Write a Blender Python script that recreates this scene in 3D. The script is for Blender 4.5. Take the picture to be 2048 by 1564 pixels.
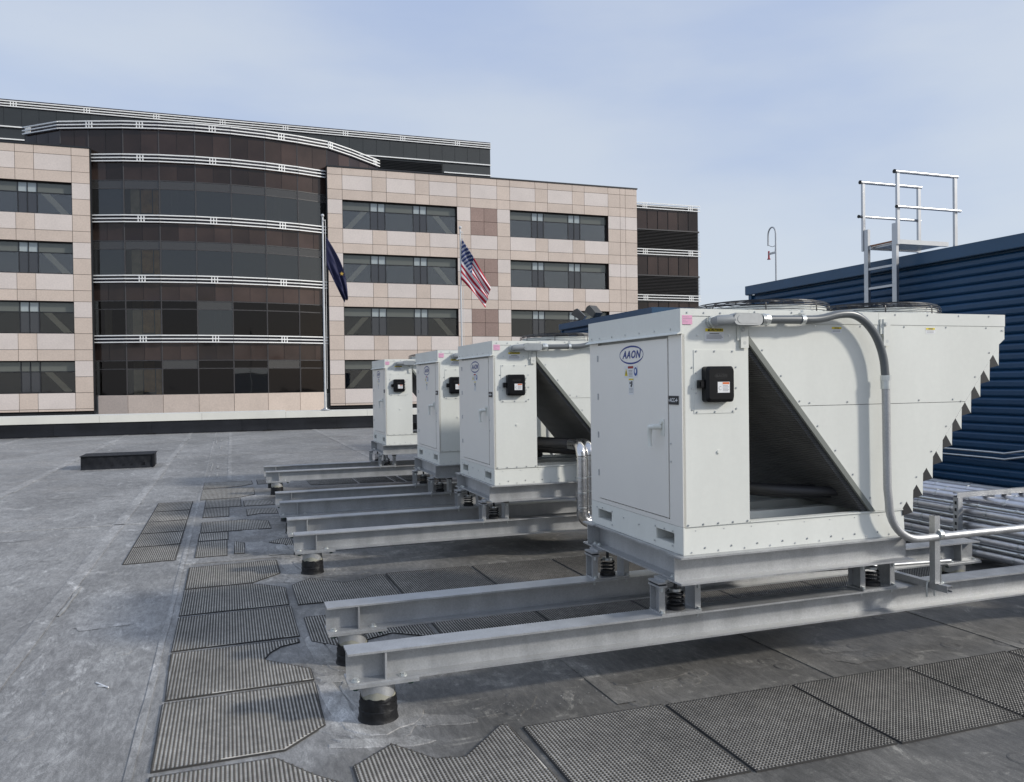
import bpy, bmesh, math, random
import numpy as np
from mathutils import Vector, Matrix
R_ = random.Random(7)
rad = math.radians
S = bpy.context.scene
C = bpy.context.collection
for o in list(bpy.data.objects): bpy.data.objects.remove(o)

# ---------------------------------------------------------------- camera
PW, PH, FPX, CAMH = 2048.0, 1564.0, 1617.0, 1.65
VPB, ROLL = (456.0, 772.5), rad(0.75)
def _ray(p): return Vector((p[0] - PW / 2, -(p[1] - PH / 2), -FPX))
_Y = _ray(VPB).normalized()
_Z = _ray((VPB[0] + 1000, VPB[1] - 1000 * math.tan(ROLL))).cross(_Y).normalized()
if _Z.y < 0: _Z = -_Z
_X = _Y.cross(_Z)
cam = bpy.data.cameras.new('camera')
cam.sensor_width = 36.0
cam.lens = FPX / PW * 36.0
cam.clip_start = 0.05
cam.clip_end = 6000
camo = bpy.data.objects.new('camera', cam)
C.objects.link(camo)
camo.matrix_world = Matrix.Translation((0, 0, CAMH)) @ Matrix((_X, _Y, _Z)).to_4x4()
S.camera = camo

# ---------------------------------------------------------------- light
SUND = Vector((1.55, -1.02, 1.0)).normalized()      # towards the sun
SUN_EL = math.asin(SUND.z)
SUN_AZ = math.atan2(SUND.x, SUND.y)                 # from +Y towards +X
SUN_STRENGTH, SKY_STRENGTH, CLOUD = 2.15, 0.13, 3.85
W = bpy.data.worlds.new('World'); S.world = W; W.use_nodes = True
nt = W.node_tree; nt.nodes.clear()
def N(t, kind, **kw):
    n = t.nodes.new(kind)
    for k, v in kw.items(): setattr(n, k, v)
    return n
out = N(nt, 'ShaderNodeOutputWorld'); bg = N(nt, 'ShaderNodeBackground')
sky = N(nt, 'ShaderNodeTexSky', sky_type='NISHITA', sun_disc=False, sun_elevation=SUN_EL, sun_rotation=SUN_AZ)
sky.air_density = 1.2; sky.dust_density = 1.5; sky.ozone_density = 1.5
tc = N(nt, 'ShaderNodeTexCoord'); mp = N(nt, 'ShaderNodeMapping')
mp.inputs['Scale'].default_value = (1.0, 1.4, 3.6); mp.inputs['Rotation'].default_value = (0.12, 0.1, 0.5)
cn = N(nt, 'ShaderNodeTexNoise'); cn.inputs['Scale'].default_value = 1.3; cn.inputs['Detail'].default_value = 6; cn.inputs['Roughness'].default_value = 0.48
def mrange(v, a, b, c, d):
    k = N(nt, 'ShaderNodeMapRange'); k.interpolation_type = 'SMOOTHSTEP'
    for q, x in zip(('From Min', 'From Max', 'To Min', 'To Max'), (a, b, c, d)): k.inputs[q].default_value = x
    nt.links.new(v, k.inputs['Value']); return k.outputs[0]
L = nt.links.new
L(tc.outputs['Generated'], mp.inputs['Vector']); L(mp.outputs[0], cn.inputs['Vector'])
sep = N(nt, 'ShaderNodeSeparateXYZ'); L(tc.outputs['Generated'], sep.inputs[0])
hz = mrange(sep.outputs['Z'], 0.0, .36, .85, 0.0)            # haze towards the horizon
cl = mrange(cn.outputs['Fac'], .40, .68, 0.0, .72)            # streaks of thin cloud
w1 = N(nt, 'ShaderNodeMath', operation='MAXIMUM'); L(hz, w1.inputs[0]); L(cl, w1.inputs[1])
cc = N(nt, 'ShaderNodeMix', data_type='RGBA'); L(w1.outputs[0], cc.inputs[0])
cc.inputs[6].default_value = (CLOUD * .66, CLOUD * .80, CLOUD * 1.12, 1); cc.inputs[7].default_value = (CLOUD * 1.02, CLOUD * 1.09, CLOUD * 1.18, 1)
mx = N(nt, 'ShaderNodeMix', data_type='RGBA'); mx.inputs[0].default_value = .86
L(sky.outputs[0], mx.inputs[6]); L(cc.outputs[2], mx.inputs[7]); L(mx.outputs[2], bg.inputs['Color'])
bg.inputs['Strength'].default_value = SKY_STRENGTH
L(bg.outputs[0], out.inputs['Surface'])
sl = bpy.data.lights.new('sun', 'SUN'); sl.energy = SUN_STRENGTH; sl.angle = rad(4.5); sl.color = (1, .955, .88)
so = bpy.data.objects.new('sun', sl); C.objects.link(so)
so.rotation_euler = SUND.to_track_quat('Z', 'Y').to_euler(); so.location = (20, -15, 30)
S.view_settings.view_transform = 'Standard'; S.view_settings.look = 'None'
S.view_settings.exposure = 0.45; S.view_settings.gamma = 1.0
S.cycles.caustics_reflective = False; S.cycles.caustics_refractive = False

# ---------------------------------------------------------------- materials
M = {}
def mat(name, col, rough=.5, metal=0.0, nscale=6.0, namt=.10, bump=0.0, bscale=60.0, spec=.5, rnd=0.0, coat=0.0, stretch=(1, 1, 1), nr=0.0, fine=0.0):
    m = bpy.data.materials.new(name); m.use_nodes = True; t = m.node_tree
    b = t.nodes['Principled BSDF']
    b.inputs['Roughness'].default_value = rough; b.inputs['Metallic'].default_value = metal
    b.inputs['Specular IOR Level'].default_value = spec; b.inputs['Coat Weight'].default_value = coat
    g = N(t, 'ShaderNodeNewGeometry'); mp = N(t, 'ShaderNodeMapping'); mp.inputs['Scale'].default_value = stretch
    t.links.new(g.outputs['Position'], mp.inputs['Vector'])
    n = N(t, 'ShaderNodeTexNoise'); n.inputs['Scale'].default_value = nscale; n.inputs['Detail'].default_value = 5; n.inputs['Roughness'].default_value = .6
    t.links.new(mp.outputs[0], n.inputs['Vector'])
    mr = N(t, 'ShaderNodeMapRange'); mr.inputs['From Min'].default_value = .25; mr.inputs['From Max'].default_value = .75
    mr.inputs['To Min'].default_value = 1 - namt; mr.inputs['To Max'].default_value = 1 + namt
    t.links.new(n.outputs['Fac'], mr.inputs['Value'])
    fac = mr.outputs[0]
    def mul(a, bb):
        k = N(t, 'ShaderNodeMath', operation='MULTIPLY'); t.links.new(a, k.inputs[0]); t.links.new(bb, k.inputs[1]); return k.outputs[0]
    if fine:
        n3 = N(t, 'ShaderNodeTexNoise'); n3.inputs['Scale'].default_value = nscale * 14; n3.inputs['Detail'].default_value = 2
        t.links.new(g.outputs['Position'], n3.inputs['Vector'])
        r3 = N(t, 'ShaderNodeMapRange'); r3.inputs['From Min'].default_value = .3; r3.inputs['From Max'].default_value = .7; r3.inputs['To Min'].default_value = 1 - fine; r3.inputs['To Max'].default_value = 1 + fine
        t.links.new(n3.outputs['Fac'], r3.inputs['Value']); fac = mul(fac, r3.outputs[0])
    if rnd:
        oi = N(t, 'ShaderNodeObjectInfo'); r2 = N(t, 'ShaderNodeMapRange'); r2.inputs['To Min'].default_value = 1 - rnd; r2.inputs['To Max'].default_value = 1 + rnd
        t.links.new(oi.outputs['Random'], r2.inputs['Value']); fac = mul(fac, r2.outputs[0])
    vm = N(t, 'ShaderNodeVectorMath', operation='SCALE'); vm.inputs[0].default_value = col
    t.links.new(fac, vm.inputs['Scale']); t.links.new(vm.outputs[0], b.inputs['Base Color'])
    if nr:
        r4 = N(t, 'ShaderNodeMapRange'); r4.inputs['From Min'].default_value = .3; r4.inputs['From Max'].default_value = .7; r4.inputs['To Min'].default_value = rough - nr; r4.inputs['To Max'].default_value = rough + nr
        t.links.new(n.outputs['Fac'], r4.inputs['Value']); t.links.new(r4.outputs[0], b.inputs['Roughness'])
    if bump:
        n2 = N(t, 'ShaderNodeTexNoise'); n2.inputs['Scale'].default_value = bscale; n2.inputs['Detail'].default_value = 3
        t.links.new(mp.outputs[0], n2.inputs['Vector'])
        bp = N(t, 'ShaderNodeBump'); bp.inputs['Strength'].default_value = bump; bp.inputs['Distance'].default_value = .01
        t.links.new(n2.outputs['Fac'], bp.inputs['Height']); t.links.new(bp.outputs[0], b.inputs['Normal'])
    M[name] = m; return m
mat('paint', (.77, .775, .715), .38, nscale=3.0, namt=.05, fine=.012, nr=.07, stretch=(1, 1, .22), bump=.10, bscale=1.8)
mat('door_paint', (.87, .845, .785), .37, metal=.20, nscale=1.6, namt=.03)
mat('inner_paint', (.62, .63, .60), .5, namt=.06)
mat('edge_paint', (.22, .23, .205), .45, namt=.06)
mat('galv', (.47, .475, .475), .45, metal=.62, nscale=8, namt=.15, fine=.08, nr=.06, stretch=(1, 1, .35), bump=.05, bscale=300)
mat('cover_alu', (.50, .51, .51), .28, metal=.8, nscale=20, namt=.10)
mat('galv_bright', (.62, .64, .64), .30, metal=.85, nscale=20, namt=.12)
mat('zinc', (.66, .68, .66), .32, metal=.7, nscale=40, namt=.1)
mat('alu', (.45, .46, .475), .33, metal=.9, nscale=10, namt=.06)
mat('cladding', (.66, .66, .69), .34, metal=.85, nscale=14, namt=.10, bump=.12, bscale=40)
mat('cladding_new', (.70, .69, .68), .20, metal=.95, nscale=14, namt=.08, bump=.15, bscale=30)
mat('black_plastic', (.006, .006, .007), .30, namt=.05, spec=.3)
mat('black_wire', (.012, .012, .014), .35, namt=.05)
mat('black_rubber', (.015, .015, .016), .6, namt=.2)
mat('black_pipe', (.03, .03, .033), .55, namt=.15)
mat('pvc_grey', (.125, .135, .14), .33, namt=.05)
mat('pvc_fitting', (.27, .285, .29), .4, namt=.05)
mat('epoxy', (.33, .32, .26), .5, nscale=20, namt=.25)
mat('wrap', (.012, .012, .013), .5, spec=.25, nscale=15, namt=.5, bump=.5, bscale=25)
mat('bolt_green', (.02, .06, .045), .5)
mat('mat_rim', (.045, .043, .040), .8)
mat('mat_sheet', (.47, .44, .385), .88, nscale=1.7, namt=.30, fine=.18, bump=.2, bscale=120, rnd=.10)
mat('mat_nub', (.092, .085, .074), .75, nscale=1.7, namt=.35, fine=.2, rnd=.10)
mat('seam', (.135, .136, .138), .85, nscale=5, namt=.35, fine=.2, bump=.3, bscale=50)
mat('chalk', (.30, .295, .28), .9, nscale=6, namt=.35, fine=.2)
mat('plate_bump', (.088, .09, .093), .8, nscale=9, namt=.35, fine=.15, bump=.2, bscale=70)
mat('patch', (.105, .099, .088), .8, nscale=5, namt=.42, fine=.2, bump=.4, bscale=30)
mat('membrane_black', (.012, .013, .016), .55, spec=.25, nscale=1.3, namt=.4, bump=.35, bscale=9, rnd=.15)
mat('coping_white', (.72, .705, .635), .45, nscale=1.5, namt=.06)
mat('blue', (.012, .058, .130), .42, nscale=3, namt=.10, rnd=.06)
mat('blue_trim', (.017, .070, .145), .34, nscale=3, namt=.08)
mat('stone_light', (.70, .625, .575), .7, nscale=.7, namt=.06, fine=.05, rnd=.035)
mat('stone_tan', (.64, .535, .455), .7, nscale=.7, namt=.07, fine=.06, rnd=.05)
mat('stone_brown', (.32, .225, .19), .65, nscale=.7, namt=.08, fine=.12, rnd=.07)
mat('joint', (.055, .035, .028), .9)
mat('dark_metal', (.018, .019, .021), .4, namt=.1)
mat('screen_panel', (.034, .039, .041), .5, nscale=.8, namt=.12)
mat('screen_cap', (.020, .019, .030), .5)
mat('interior', (.05, .05, .052), .9)
mat('reflection_amber', (.36, .20, .07), .8, nscale=1.5, namt=.5)  # colour of an orange building's reflection, put on panels behind the glass
mat('reflection_beige', (.34, .30, .22), .8, nscale=1.5, namt=.3)
mat('brace', (.85, .78, .62), .8, namt=.1)
mat('rail_white', (.95, .95, .92), .45, namt=.04)
mat('spandrel', (.042, .027, .022), .13, nscale=.25, namt=.5, rnd=.45, spec=.42)
mat('mullion', (.062, .058, .058), .4)
mat('pole', (.66, .66, .65), .4, metal=.35)
mat('gold', (.55, .36, .07), .35, metal=.4)
mat('navy', (.012, .014, .055), .75, namt=.1)
mat('red', (.42, .02, .03), .5)
mat('white', (.80, .80, .79), .5, namt=.03)
mat('yellow', (.80, .62, .02), .5, namt=.03)
mat('pink', (.80, .40, .56), .5, namt=.03)
mat('sign_red', (.35, .03, .02), .5)
mat('sign_orange', (.70, .16, .04), .5)
mat('sign_blue', (.01, .06, .30), .5)
mat('logo_blue', (.006, .035, .24), .4)
mat('print_grey', (.33, .33, .35), .6)
mat('print_black', (.015, .015, .015), .6)
mat('nameplate', (.008, .008, .010), .4)
mat('wood', (.30, .13, .07), .6)
mat('street', (.10, .10, .10), .9)
mat('lamp_box', (.10, .095, .085), .45, metal=.3)

def glass(name, tint, refl, trans, rough=.02):
    m = bpy.data.materials.new(name); m.use_nodes = True; t = m.node_tree; t.nodes.clear()
    o = N(t, 'ShaderNodeOutputMaterial'); tr = N(t, 'ShaderNodeBsdfTransparent'); gl = N(t, 'ShaderNodeBsdfGlossy'); df = N(t, 'ShaderNodeBsdfDiffuse')
    tr.inputs[0].default_value = (trans, trans, trans * .97, 1); gl.inputs['Color'].default_value = (*refl, 1); gl.inputs['Roughness'].default_value = rough
    df.inputs[0].default_value = (*tint, 1)
    fr = N(t, 'ShaderNodeFresnel'); fr.inputs['IOR'].default_value = 1.9
    g = N(t, 'ShaderNodeNewGeometry'); nz = N(t, 'ShaderNodeTexNoise'); nz.inputs['Scale'].default_value = .45; nz.inputs['Detail'].default_value = 1
    t.links.new(g.outputs['Position'], nz.inputs['Vector'])
    bp = N(t, 'ShaderNodeBump'); bp.inputs['Strength'].default_value = .25; bp.inputs['Distance'].default_value = .04
    t.links.new(nz.outputs['Fac'], bp.inputs['Height']); t.links.new(bp.outputs[0], gl.inputs['Normal'])
    a = N(t, 'ShaderNodeAddShader'); mxs = N(t, 'ShaderNodeMixShader'); mx2 = N(t, 'ShaderNodeMixShader'); mx2.inputs[0].default_value = .5 if sum(tint) > 0 else 0.0
    t.links.new(tr.outputs[0], mx2.inputs[1]); t.links.new(df.outputs[0], mx2.inputs[2])
    mr = N(t, 'ShaderNodeMapRange'); mr.inputs['To Min'].default_value = .04; mr.inputs['To Max'].default_value = 1.0
    t.links.new(fr.outputs[0], mr.inputs['Value']); t.links.new(mr.outputs[0], mxs.inputs[0])
    t.links.new(mx2.outputs[0], mxs.inputs[1]); t.links.new(gl.outputs[0], mxs.inputs[2]); t.links.new(mxs.outputs[0], o.inputs['Surface'])
    M[name] = m
glass('glass', (0, 0, 0), (.55, .56, .58), .97)
glass('glass_low', (0, 0, 0), (.28, .27, .26), .97)  # dimmed mirror colour for lower floors, imitating dark surroundings reflected there
glass('glass_drum', (.03, .03, .03), (.45, .47, .48), .7)
glass('glass_strip_drum', (.105, .10, .095), (.40, .40, .40), .4, .06)
glass('glass_dark', (0, 0, 0), (.17, .155, .15), .6)  # darkened pane, its dull tone stands in for reflected dark surroundings
glass('glass_strip', (.24, .25, .22), (.50, .52, .50), .4, .08)
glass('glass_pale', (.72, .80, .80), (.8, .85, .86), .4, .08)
glass('glass_tint', (.045, .045, .048), (.60, .60, .62), .3, .04)

# roof membrane: chalky grey sheet with ponding stains and brown dirt
def roof_material(nm='membrane', gain=1.0):
    m = bpy.data.materials.new(nm); m.use_nodes = True; t = m.node_tree; b = t.nodes['Principled BSDF']
    lk = t.links.new
    g = N(t, 'ShaderNodeNewGeometry')
    def noise(sc, det=6, ro=.6, stretch=(1, 1, 1), dist=0, off=0):
        mpn = N(t, 'ShaderNodeMapping'); mpn.inputs['Scale'].default_value = stretch; mpn.inputs['Location'].default_value = (off, off * .7, 0)
        lk(g.outputs['Position'], mpn.inputs['Vector'])
        n = N(t, 'ShaderNodeTexNoise'); n.inputs['Scale'].default_value = sc; n.inputs['Detail'].default_value = det; n.inputs['Roughness'].default_value = ro; n.inputs['Distortion'].default_value = dist
        lk(mpn.outputs[0], n.inputs['Vector']); return n.outputs['Fac']
    def ramp(v, lo, hi, a=0, bb=1):
        r = N(t, 'ShaderNodeMapRange'); r.interpolation_type = 'SMOOTHSTEP'
        for k, x in zip(('From Min', 'From Max', 'To Min', 'To Max'), (lo, hi, a, bb)): r.inputs[k].default_value = x
        lk(v, r.inputs['Value']); return r.outputs[0]
    def mix(f, a, bb):
        x = N(t, 'ShaderNodeMix', data_type='RGBA')
        lk(f, x.inputs[0]) if not isinstance(f, float) else setattr(x.inputs[0], 'default_value', f)
        for i, v in ((6, a), (7, bb)):
            if isinstance(v, tuple): x.inputs[i].default_value = (*v, 1)
            else: lk(v, x.inputs[i])
        return x.outputs[2]
    def mul(a, c):
        k = N(t, 'ShaderNodeMath', operation='MULTIPLY'); lk(a, k.inputs[0])
        if isinstance(c, float): k.inputs[1].default_value = c
        else: lk(c, k.inputs[1])
        return k.outputs[0]
    sx = N(t, 'ShaderNodeSeparateXYZ'); lk(g.outputs['Position'], sx.inputs[0])
    # dirt collects around the equipment (x > 0.4), the open deck is washed and chalky
    wob = N(t, 'ShaderNodeMath', operation='ADD'); lk(sx.outputs['X'], wob.inputs[0]); lk(ramp(noise(.9, 4, .6, off=3), .3, .7, -.8, .8), wob.inputs[1])
    dirty = mul(ramp(wob.outputs[0], -.8, 1.6), ramp(sx.outputs['Y'], 12.0, 19.0, 1.0, .25))
    cool = mix(ramp(noise(.55, 7, .62, (1, .55, 1), .6), .36, .66), (.205, .200, .190), (.310, .303, .288))
    cool = mix(ramp(noise(3.4, 9, .78, (1, .45, 1), 1.6, 5), .54, .66, 0, .8), cool, (.46, .452, .43))
    cool = mix(ramp(noise(1.4, 6, .7, (1, .6, 1), .8, 11), .58, .76, 0, .6), cool, (.150, .148, .145))
    warm = mix(ramp(noise(.8, 7, .65, off=21), .36, .66), (.090, .086, .078), (.160, .151, .134))
    warm = mix(ramp(noise(2.2, 8, .72, off=31, dist=2.6), .54, .68, 0, .85), warm, (.30, .283, .245))
    warm = mix(ramp(noise(1.1, 5, .6, off=41), .56, .72, 0, .85), warm, (.040, .039, .038))
    c = mix(dirty, cool, warm)
    # brush-like scuffs and grit
    sc = mul(ramp(noise(34, 5, .8, (1, .25, 1), .8), .32, .70, .74 * gain, 1.30 * gain), ramp(noise(8, 8, .82, (1, .5, 1), .6, 17), .36, .66, .82, 1.20))
    gr = ramp(noise(150, 3, .7), .34, .68, .78, 1.26)
    vm = N(t, 'ShaderNodeVectorMath', operation='SCALE'); lk(c, vm.inputs[0]); lk(mul(sc, gr), vm.inputs['Scale'])
    lk(vm.outputs[0], b.inputs['Base Color'])
    lk(ramp(noise(1.2, 5, .6, off=8), .3, .7, .40, .62), b.inputs['Roughness'])
    b.inputs['Specular IOR Level'].default_value = .6
    h = N(t, 'ShaderNodeMath', operation='ADD'); lk(mul(noise(3.0, 6, .6), 1.0), h.inputs[0]); lk(mul(noise(45, 4, .7), .12), h.inputs[1])
    bp = N(t, 'ShaderNodeBump'); bp.inputs['Strength'].default_value = .22; bp.inputs['Distance'].default_value = .02
    lk(h.outputs[0], bp.inputs['Height']); lk(bp.outputs[0], b.inputs['Normal'])
    M[nm] = m
roof_material(); roof_material('membrane_lap', 1.22); roof_material('membrane_dark', .78); roof_material('membrane_patch', 1.5)

def coil_material():
    m = bpy.data.materials.new('coil'); m.use_nodes = True; t = m.node_tree; b = t.nodes['Principled BSDF']
    g = N(t, 'ShaderNodeNewGeometry'); w = N(t, 'ShaderNodeTexWave', bands_direction='Z'); w.inputs['Scale'].default_value = 26
    n = N(t, 'ShaderNodeTexNoise'); n.inputs['Scale'].default_value = 3.5; n.inputs['Detail'].default_value = 5
    mp = N(t, 'ShaderNodeMapping'); mp.inputs['Scale'].default_value = (1, 1, 4)
    t.links.new(g.outputs['Position'], w.inputs['Vector']); t.links.new(g.outputs['Position'], mp.inputs['Vector']); t.links.new(mp.outputs[0], n.inputs['Vector'])
    r = N(t, 'ShaderNodeMapRange'); r.inputs['From Min'].default_value = .35; r.inputs['From Max'].default_value = .7; r.inputs['To Min'].default_value = .75; r.inputs['To Max'].default_value = 1.15
    t.links.new(n.outputs['Fac'], r.inputs['Value'])
    r2 = N(t, 'ShaderNodeMapRange'); r2.inputs['To Min'].default_value = .62; r2.inputs['To Max'].default_value = 1.12
    t.links.new(w.outputs['Fac'], r2.inputs['Value'])
    k = N(t, 'ShaderNodeMath', operation='MULTIPLY'); t.links.new(r.outputs[0], k.inputs[0]); t.links.new(r2.outputs[0], k.inputs[1])
    v = N(t, 'ShaderNodeVectorMath', operation='SCALE'); v.inputs[0].default_value = (.10, .10, .098); t.links.new(k.outputs[0], v.inputs['Scale'])
    t.links.new(v.outputs[0], b.inputs['Base Color']); b.inputs['Roughness'].default_value = .55
    bp = N(t, 'ShaderNodeBump'); bp.inputs['Strength'].default_value = .7; bp.inputs['Distance'].default_value = .006
    t.links.new(w.outputs['Fac'], bp.inputs['Height']); t.links.new(bp.outputs[0], b.inputs['Normal'])
    M['coil'] = m
coil_material()

def flag_material():
    m = bpy.data.materials.new('stars_and_stripes'); m.use_nodes = True; t = m.node_tree; b = t.nodes['Principled BSDF']; lk = t.links.new
    uv = N(t, 'ShaderNodeUVMap'); sx = N(t, 'ShaderNodeSeparateXYZ'); lk(uv.outputs[0], sx.inputs[0])
    def op(o, a, c=None):
        k = N(t, 'ShaderNodeMath', operation=o)
        for i, v in ((0, a), (1, c)):
            if v is None: continue
            if isinstance(v, (int, float)): k.inputs[i].default_value = v
            else: lk(v, k.inputs[i])
        return k.outputs[0]
    u, v = sx.outputs['X'], sx.outputs['Y']
    stripe = op('LESS_THAN', op('MODULO', op('MULTIPLY', v, 13.0), 2.0), 1.0)
    canton = op('MULTIPLY', op('LESS_THAN', u, .4), op('GREATER_THAN', v, 6 / 13))
    cu = op('MULTIPLY', u, 11 / .4); cv = op('MULTIPLY', op('SUBTRACT', v, 6 / 13), 9 * 13 / 7)
    fu = op('SUBTRACT', op('FRACT', cu), .5); fv = op('SUBTRACT', op('FRACT', cv), .5)
    d = op('ADD', op('MULTIPLY', fu, fu), op('MULTIPLY', fv, fv))
    chk = op('LESS_THAN', op('MODULO', op('ADD', op('FLOOR', cu), op('FLOOR', cv)), 2.0), .5)
    star = op('MULTIPLY', op('LESS_THAN', d, .10), chk)
    def mix(f, a, c):
        x = N(t, 'ShaderNodeMix', data_type='RGBA'); lk(f, x.inputs[0])
        for i, q in ((6, a), (7, c)):
            if isinstance(q, tuple): x.inputs[i].default_value = (*q, 1)
            else: lk(q, x.inputs[i])
        return x.outputs[2]
    c = mix(stripe, (.75, .73, .74), (.42, .012, .035))
    c = mix(canton, c, mix(star, (.015, .03, .115), (.7, .7, .72)))
    lk(c, b.inputs['Base Color']); b.inputs['Roughness'].default_value = .8
    M['stars_and_stripes'] = m
flag_material()

# ---------------------------------------------------------------- mesh builder
class MB:
    def __init__(s): s.v = []; s.f = []; s.m = []; s.k = 0
    def add(s, vs, fs):
        o = len(s.v); s.v += [tuple(p) for p in vs]
        for f in fs: s.f.append([i + o for i in f]); s.m.append(s.k)
        return s
    def box(s, x0, x1, y0, y1, z0, z1):
        return s.add([(x, y, z) for z in (z0, z1) for y in (y0, y1) for x in (x0, x1)],
                     [(0, 2, 3, 1), (4, 5, 7, 6), (0, 1, 5, 4), (2, 6, 7, 3), (0, 4, 6, 2), (1, 3, 7, 5)])
    def prism(s, poly, ax, a, b):
        n = len(poly)
        f = {'x': lambda t, p: (t, p[0], p[1]), 'y': lambda t, p: (p[0], t, p[1]), 'z': lambda t, p: (p[0], p[1], t)}[ax]
        return s.add([f(a, p) for p in poly] + [f(b, p) for p in poly],
                     [tuple(range(n))[::-1], tuple(range(n, 2 * n))] + [(i, (i + 1) % n, n + (i + 1) % n, n + i) for i in range(n)])
    def tube(s, pts, r, n=10, caps=True, closed=False):
        pts = [Vector(p) for p in pts]; m = len(pts); rings = []; up = None
        rs = r if isinstance(r, (list, tuple)) else [r] * m
        for i, p in enumerate(pts):
            if closed: t = (pts[(i + 1) % m] - pts[i - 1])
            else: t = pts[min(i + 1, m - 1)] - pts[max(i - 1, 0)]
            t.normalize()
            if up is None: up = t.orthogonal().normalized()
            up = (up - t * up.dot(t)).normalized(); w = t.cross(up)
            rings += [p + (up * math.cos(2 * math.pi * j / n) + w * math.sin(2 * math.pi * j / n)) * rs[i] for j in range(n)]
        fs = []
        for i in range(m if closed else m - 1):
            a, b = i * n, ((i + 1) % m) * n
            fs += [(a + j, a + (j + 1) % n, b + (j + 1) % n, b + j) for j in range(n)]
        if caps and not closed: fs += [tuple(range(n))[::-1], tuple(range((m - 1) * n, m * n))]
        return s.add(rings, fs)
    def cyl(s, p0, p1, r, n=14): return s.tube([p0, p1], r, n)
    def lathe(s, prof, c=(0, 0, 0), n=20):
        vs = [(c[0] + r * math.cos(2 * math.pi * j / n), c[1] + r * math.sin(2 * math.pi * j / n), c[2] + z) for r, z in prof for j in range(n)]
        fs = [(i * n + j, i * n + (j + 1) % n, (i + 1) * n + (j + 1) % n, (i + 1) * n + j) for i in range(len(prof) - 1) for j in range(n)]
        fs += [tuple(range(n))[::-1], tuple(range((len(prof) - 1) * n, len(prof) * n))]
        return s.add(vs, fs)
    def bolt(s, p, d=(0, 0, 1), r=.013, h=.011):
        p = Vector(p); d = Vector(d)
        s.tube([p, p + d * .003], r * 1.6, 12); return s.tube([p + d * .002, p + d * (h + .002)], r, 6)
    def mesh(s, name, mats, smooth=False, recalc=True):
        me = bpy.data.meshes.new(name); me.from_pydata(s.v, [], s.f)
        for q in (mats if isinstance(mats, (list, tuple)) else [mats]): me.materials.append(M[q])
        if any(s.m): me.polygons.foreach_set('material_index', s.m)
        if recalc:
            bm = bmesh.new(); bm.from_mesh(me); bmesh.ops.recalc_face_normals(bm, faces=bm.faces); bm.to_mesh(me); bm.free()
        if smooth:
            me.polygons.foreach_set('use_smooth', [True] * len(me.polygons))
            me.set_sharp_from_angle(angle=rad(38))
        me.update(); return me
def link(name, me, parent=None, loc=None, rz=0):
    o = bpy.data.objects.new(name, me); C.objects.link(o)
    if parent is not None: o.parent = parent
    if loc is not None: o.location = loc
    if rz: o.rotation_euler = (0, 0, rz)
    return o
def obj(name, mb, mats, parent=None, smooth=False, loc=None, rz=0, kind=None, label=None):
    o = link(name, mb.mesh(name, mats, smooth), parent, loc, rz)
    if kind: o['kind'] = kind
    if label: o['label'] = label
    return o
def thing(name, label, cat, loc=(0, 0, 0), group=None, rz=0):
    o = bpy.data.objects.new(name, None); C.objects.link(o); o.empty_display_size = .1
    o.location = loc; o.rotation_euler = (0, 0, rz); o['label'] = label; o['category'] = cat
    if group: o['group'] = group
    return o
def tag(o, label, cat, group=None):
    o['label'] = label; o['category'] = cat
    if group: o['group'] = group
    return o
CH = {}
def dup(root, loc, label, group=None):
    kids = {}
    for o in bpy.data.objects:
        if o.parent: kids.setdefault(o.parent, []).append(o)
    def rec(o, p):
        c = o.copy(); C.objects.link(c); c.parent = p
        for q in kids.get(o, []): rec(q, c)
        return c
    r = rec(root, None); r.location = loc; r['label'] = label
    if group: r['group'] = group
    return r
def text(s, size, shear=0.0, bold=0.0, sx=1.0, space=1.0):
    cu = bpy.data.curves.new('txt', 'FONT'); cu.body = s; cu.size = size; cu.shear = shear; cu.offset = bold; cu.space_character = space; cu.resolution_u = 3
    cu.align_x = 'CENTER'; cu.align_y = 'CENTER'
    o = bpy.data.objects.new('txt', cu); C.objects.link(o); dg = bpy.context.evaluated_depsgraph_get()
    me = o.evaluated_get(dg).to_mesh(); vs = [(v.co.x * sx, v.co.y) for v in me.vertices]; fs = [tuple(p.vertices) for p in me.polygons]
    o.evaluated_get(dg).to_mesh_clear(); bpy.data.objects.remove(o); bpy.data.curves.remove(cu)
    return vs, fs
def put_text(mb, tx, f): mb.add([f(u, v) for u, v in tx[0]], tx[1])

# ---------------------------------------------------------------- roof deck and ground
RX0, RX1, RY0, RY1 = -34.0, 22.0, -9.0, 31.0
mb = MB(); mb.add([(-1500, -1500, -9), (1500, -1500, -9), (1500, 3000, -9), (-1500, 3000, -9)], [(0, 1, 2, 3)])
obj('street', mb, 'street')['kind'] = 'structure'
mb = MB(); mb.box(RX0, RX1, RY0, RY1 + .45, -.6, 0)
roof = obj('roof', mb, 'membrane'); roof['kind'] = 'structure'
mb = MB(); mb.box(RX0 + .3, RX1 - .3, RY0 + .3, RY1 + .1, -8.98, -.6)
tag(obj('host_building', mb, 'stone_tan'), 'tan lower storeys of the building that carries the black membrane roof', 'building')

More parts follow.
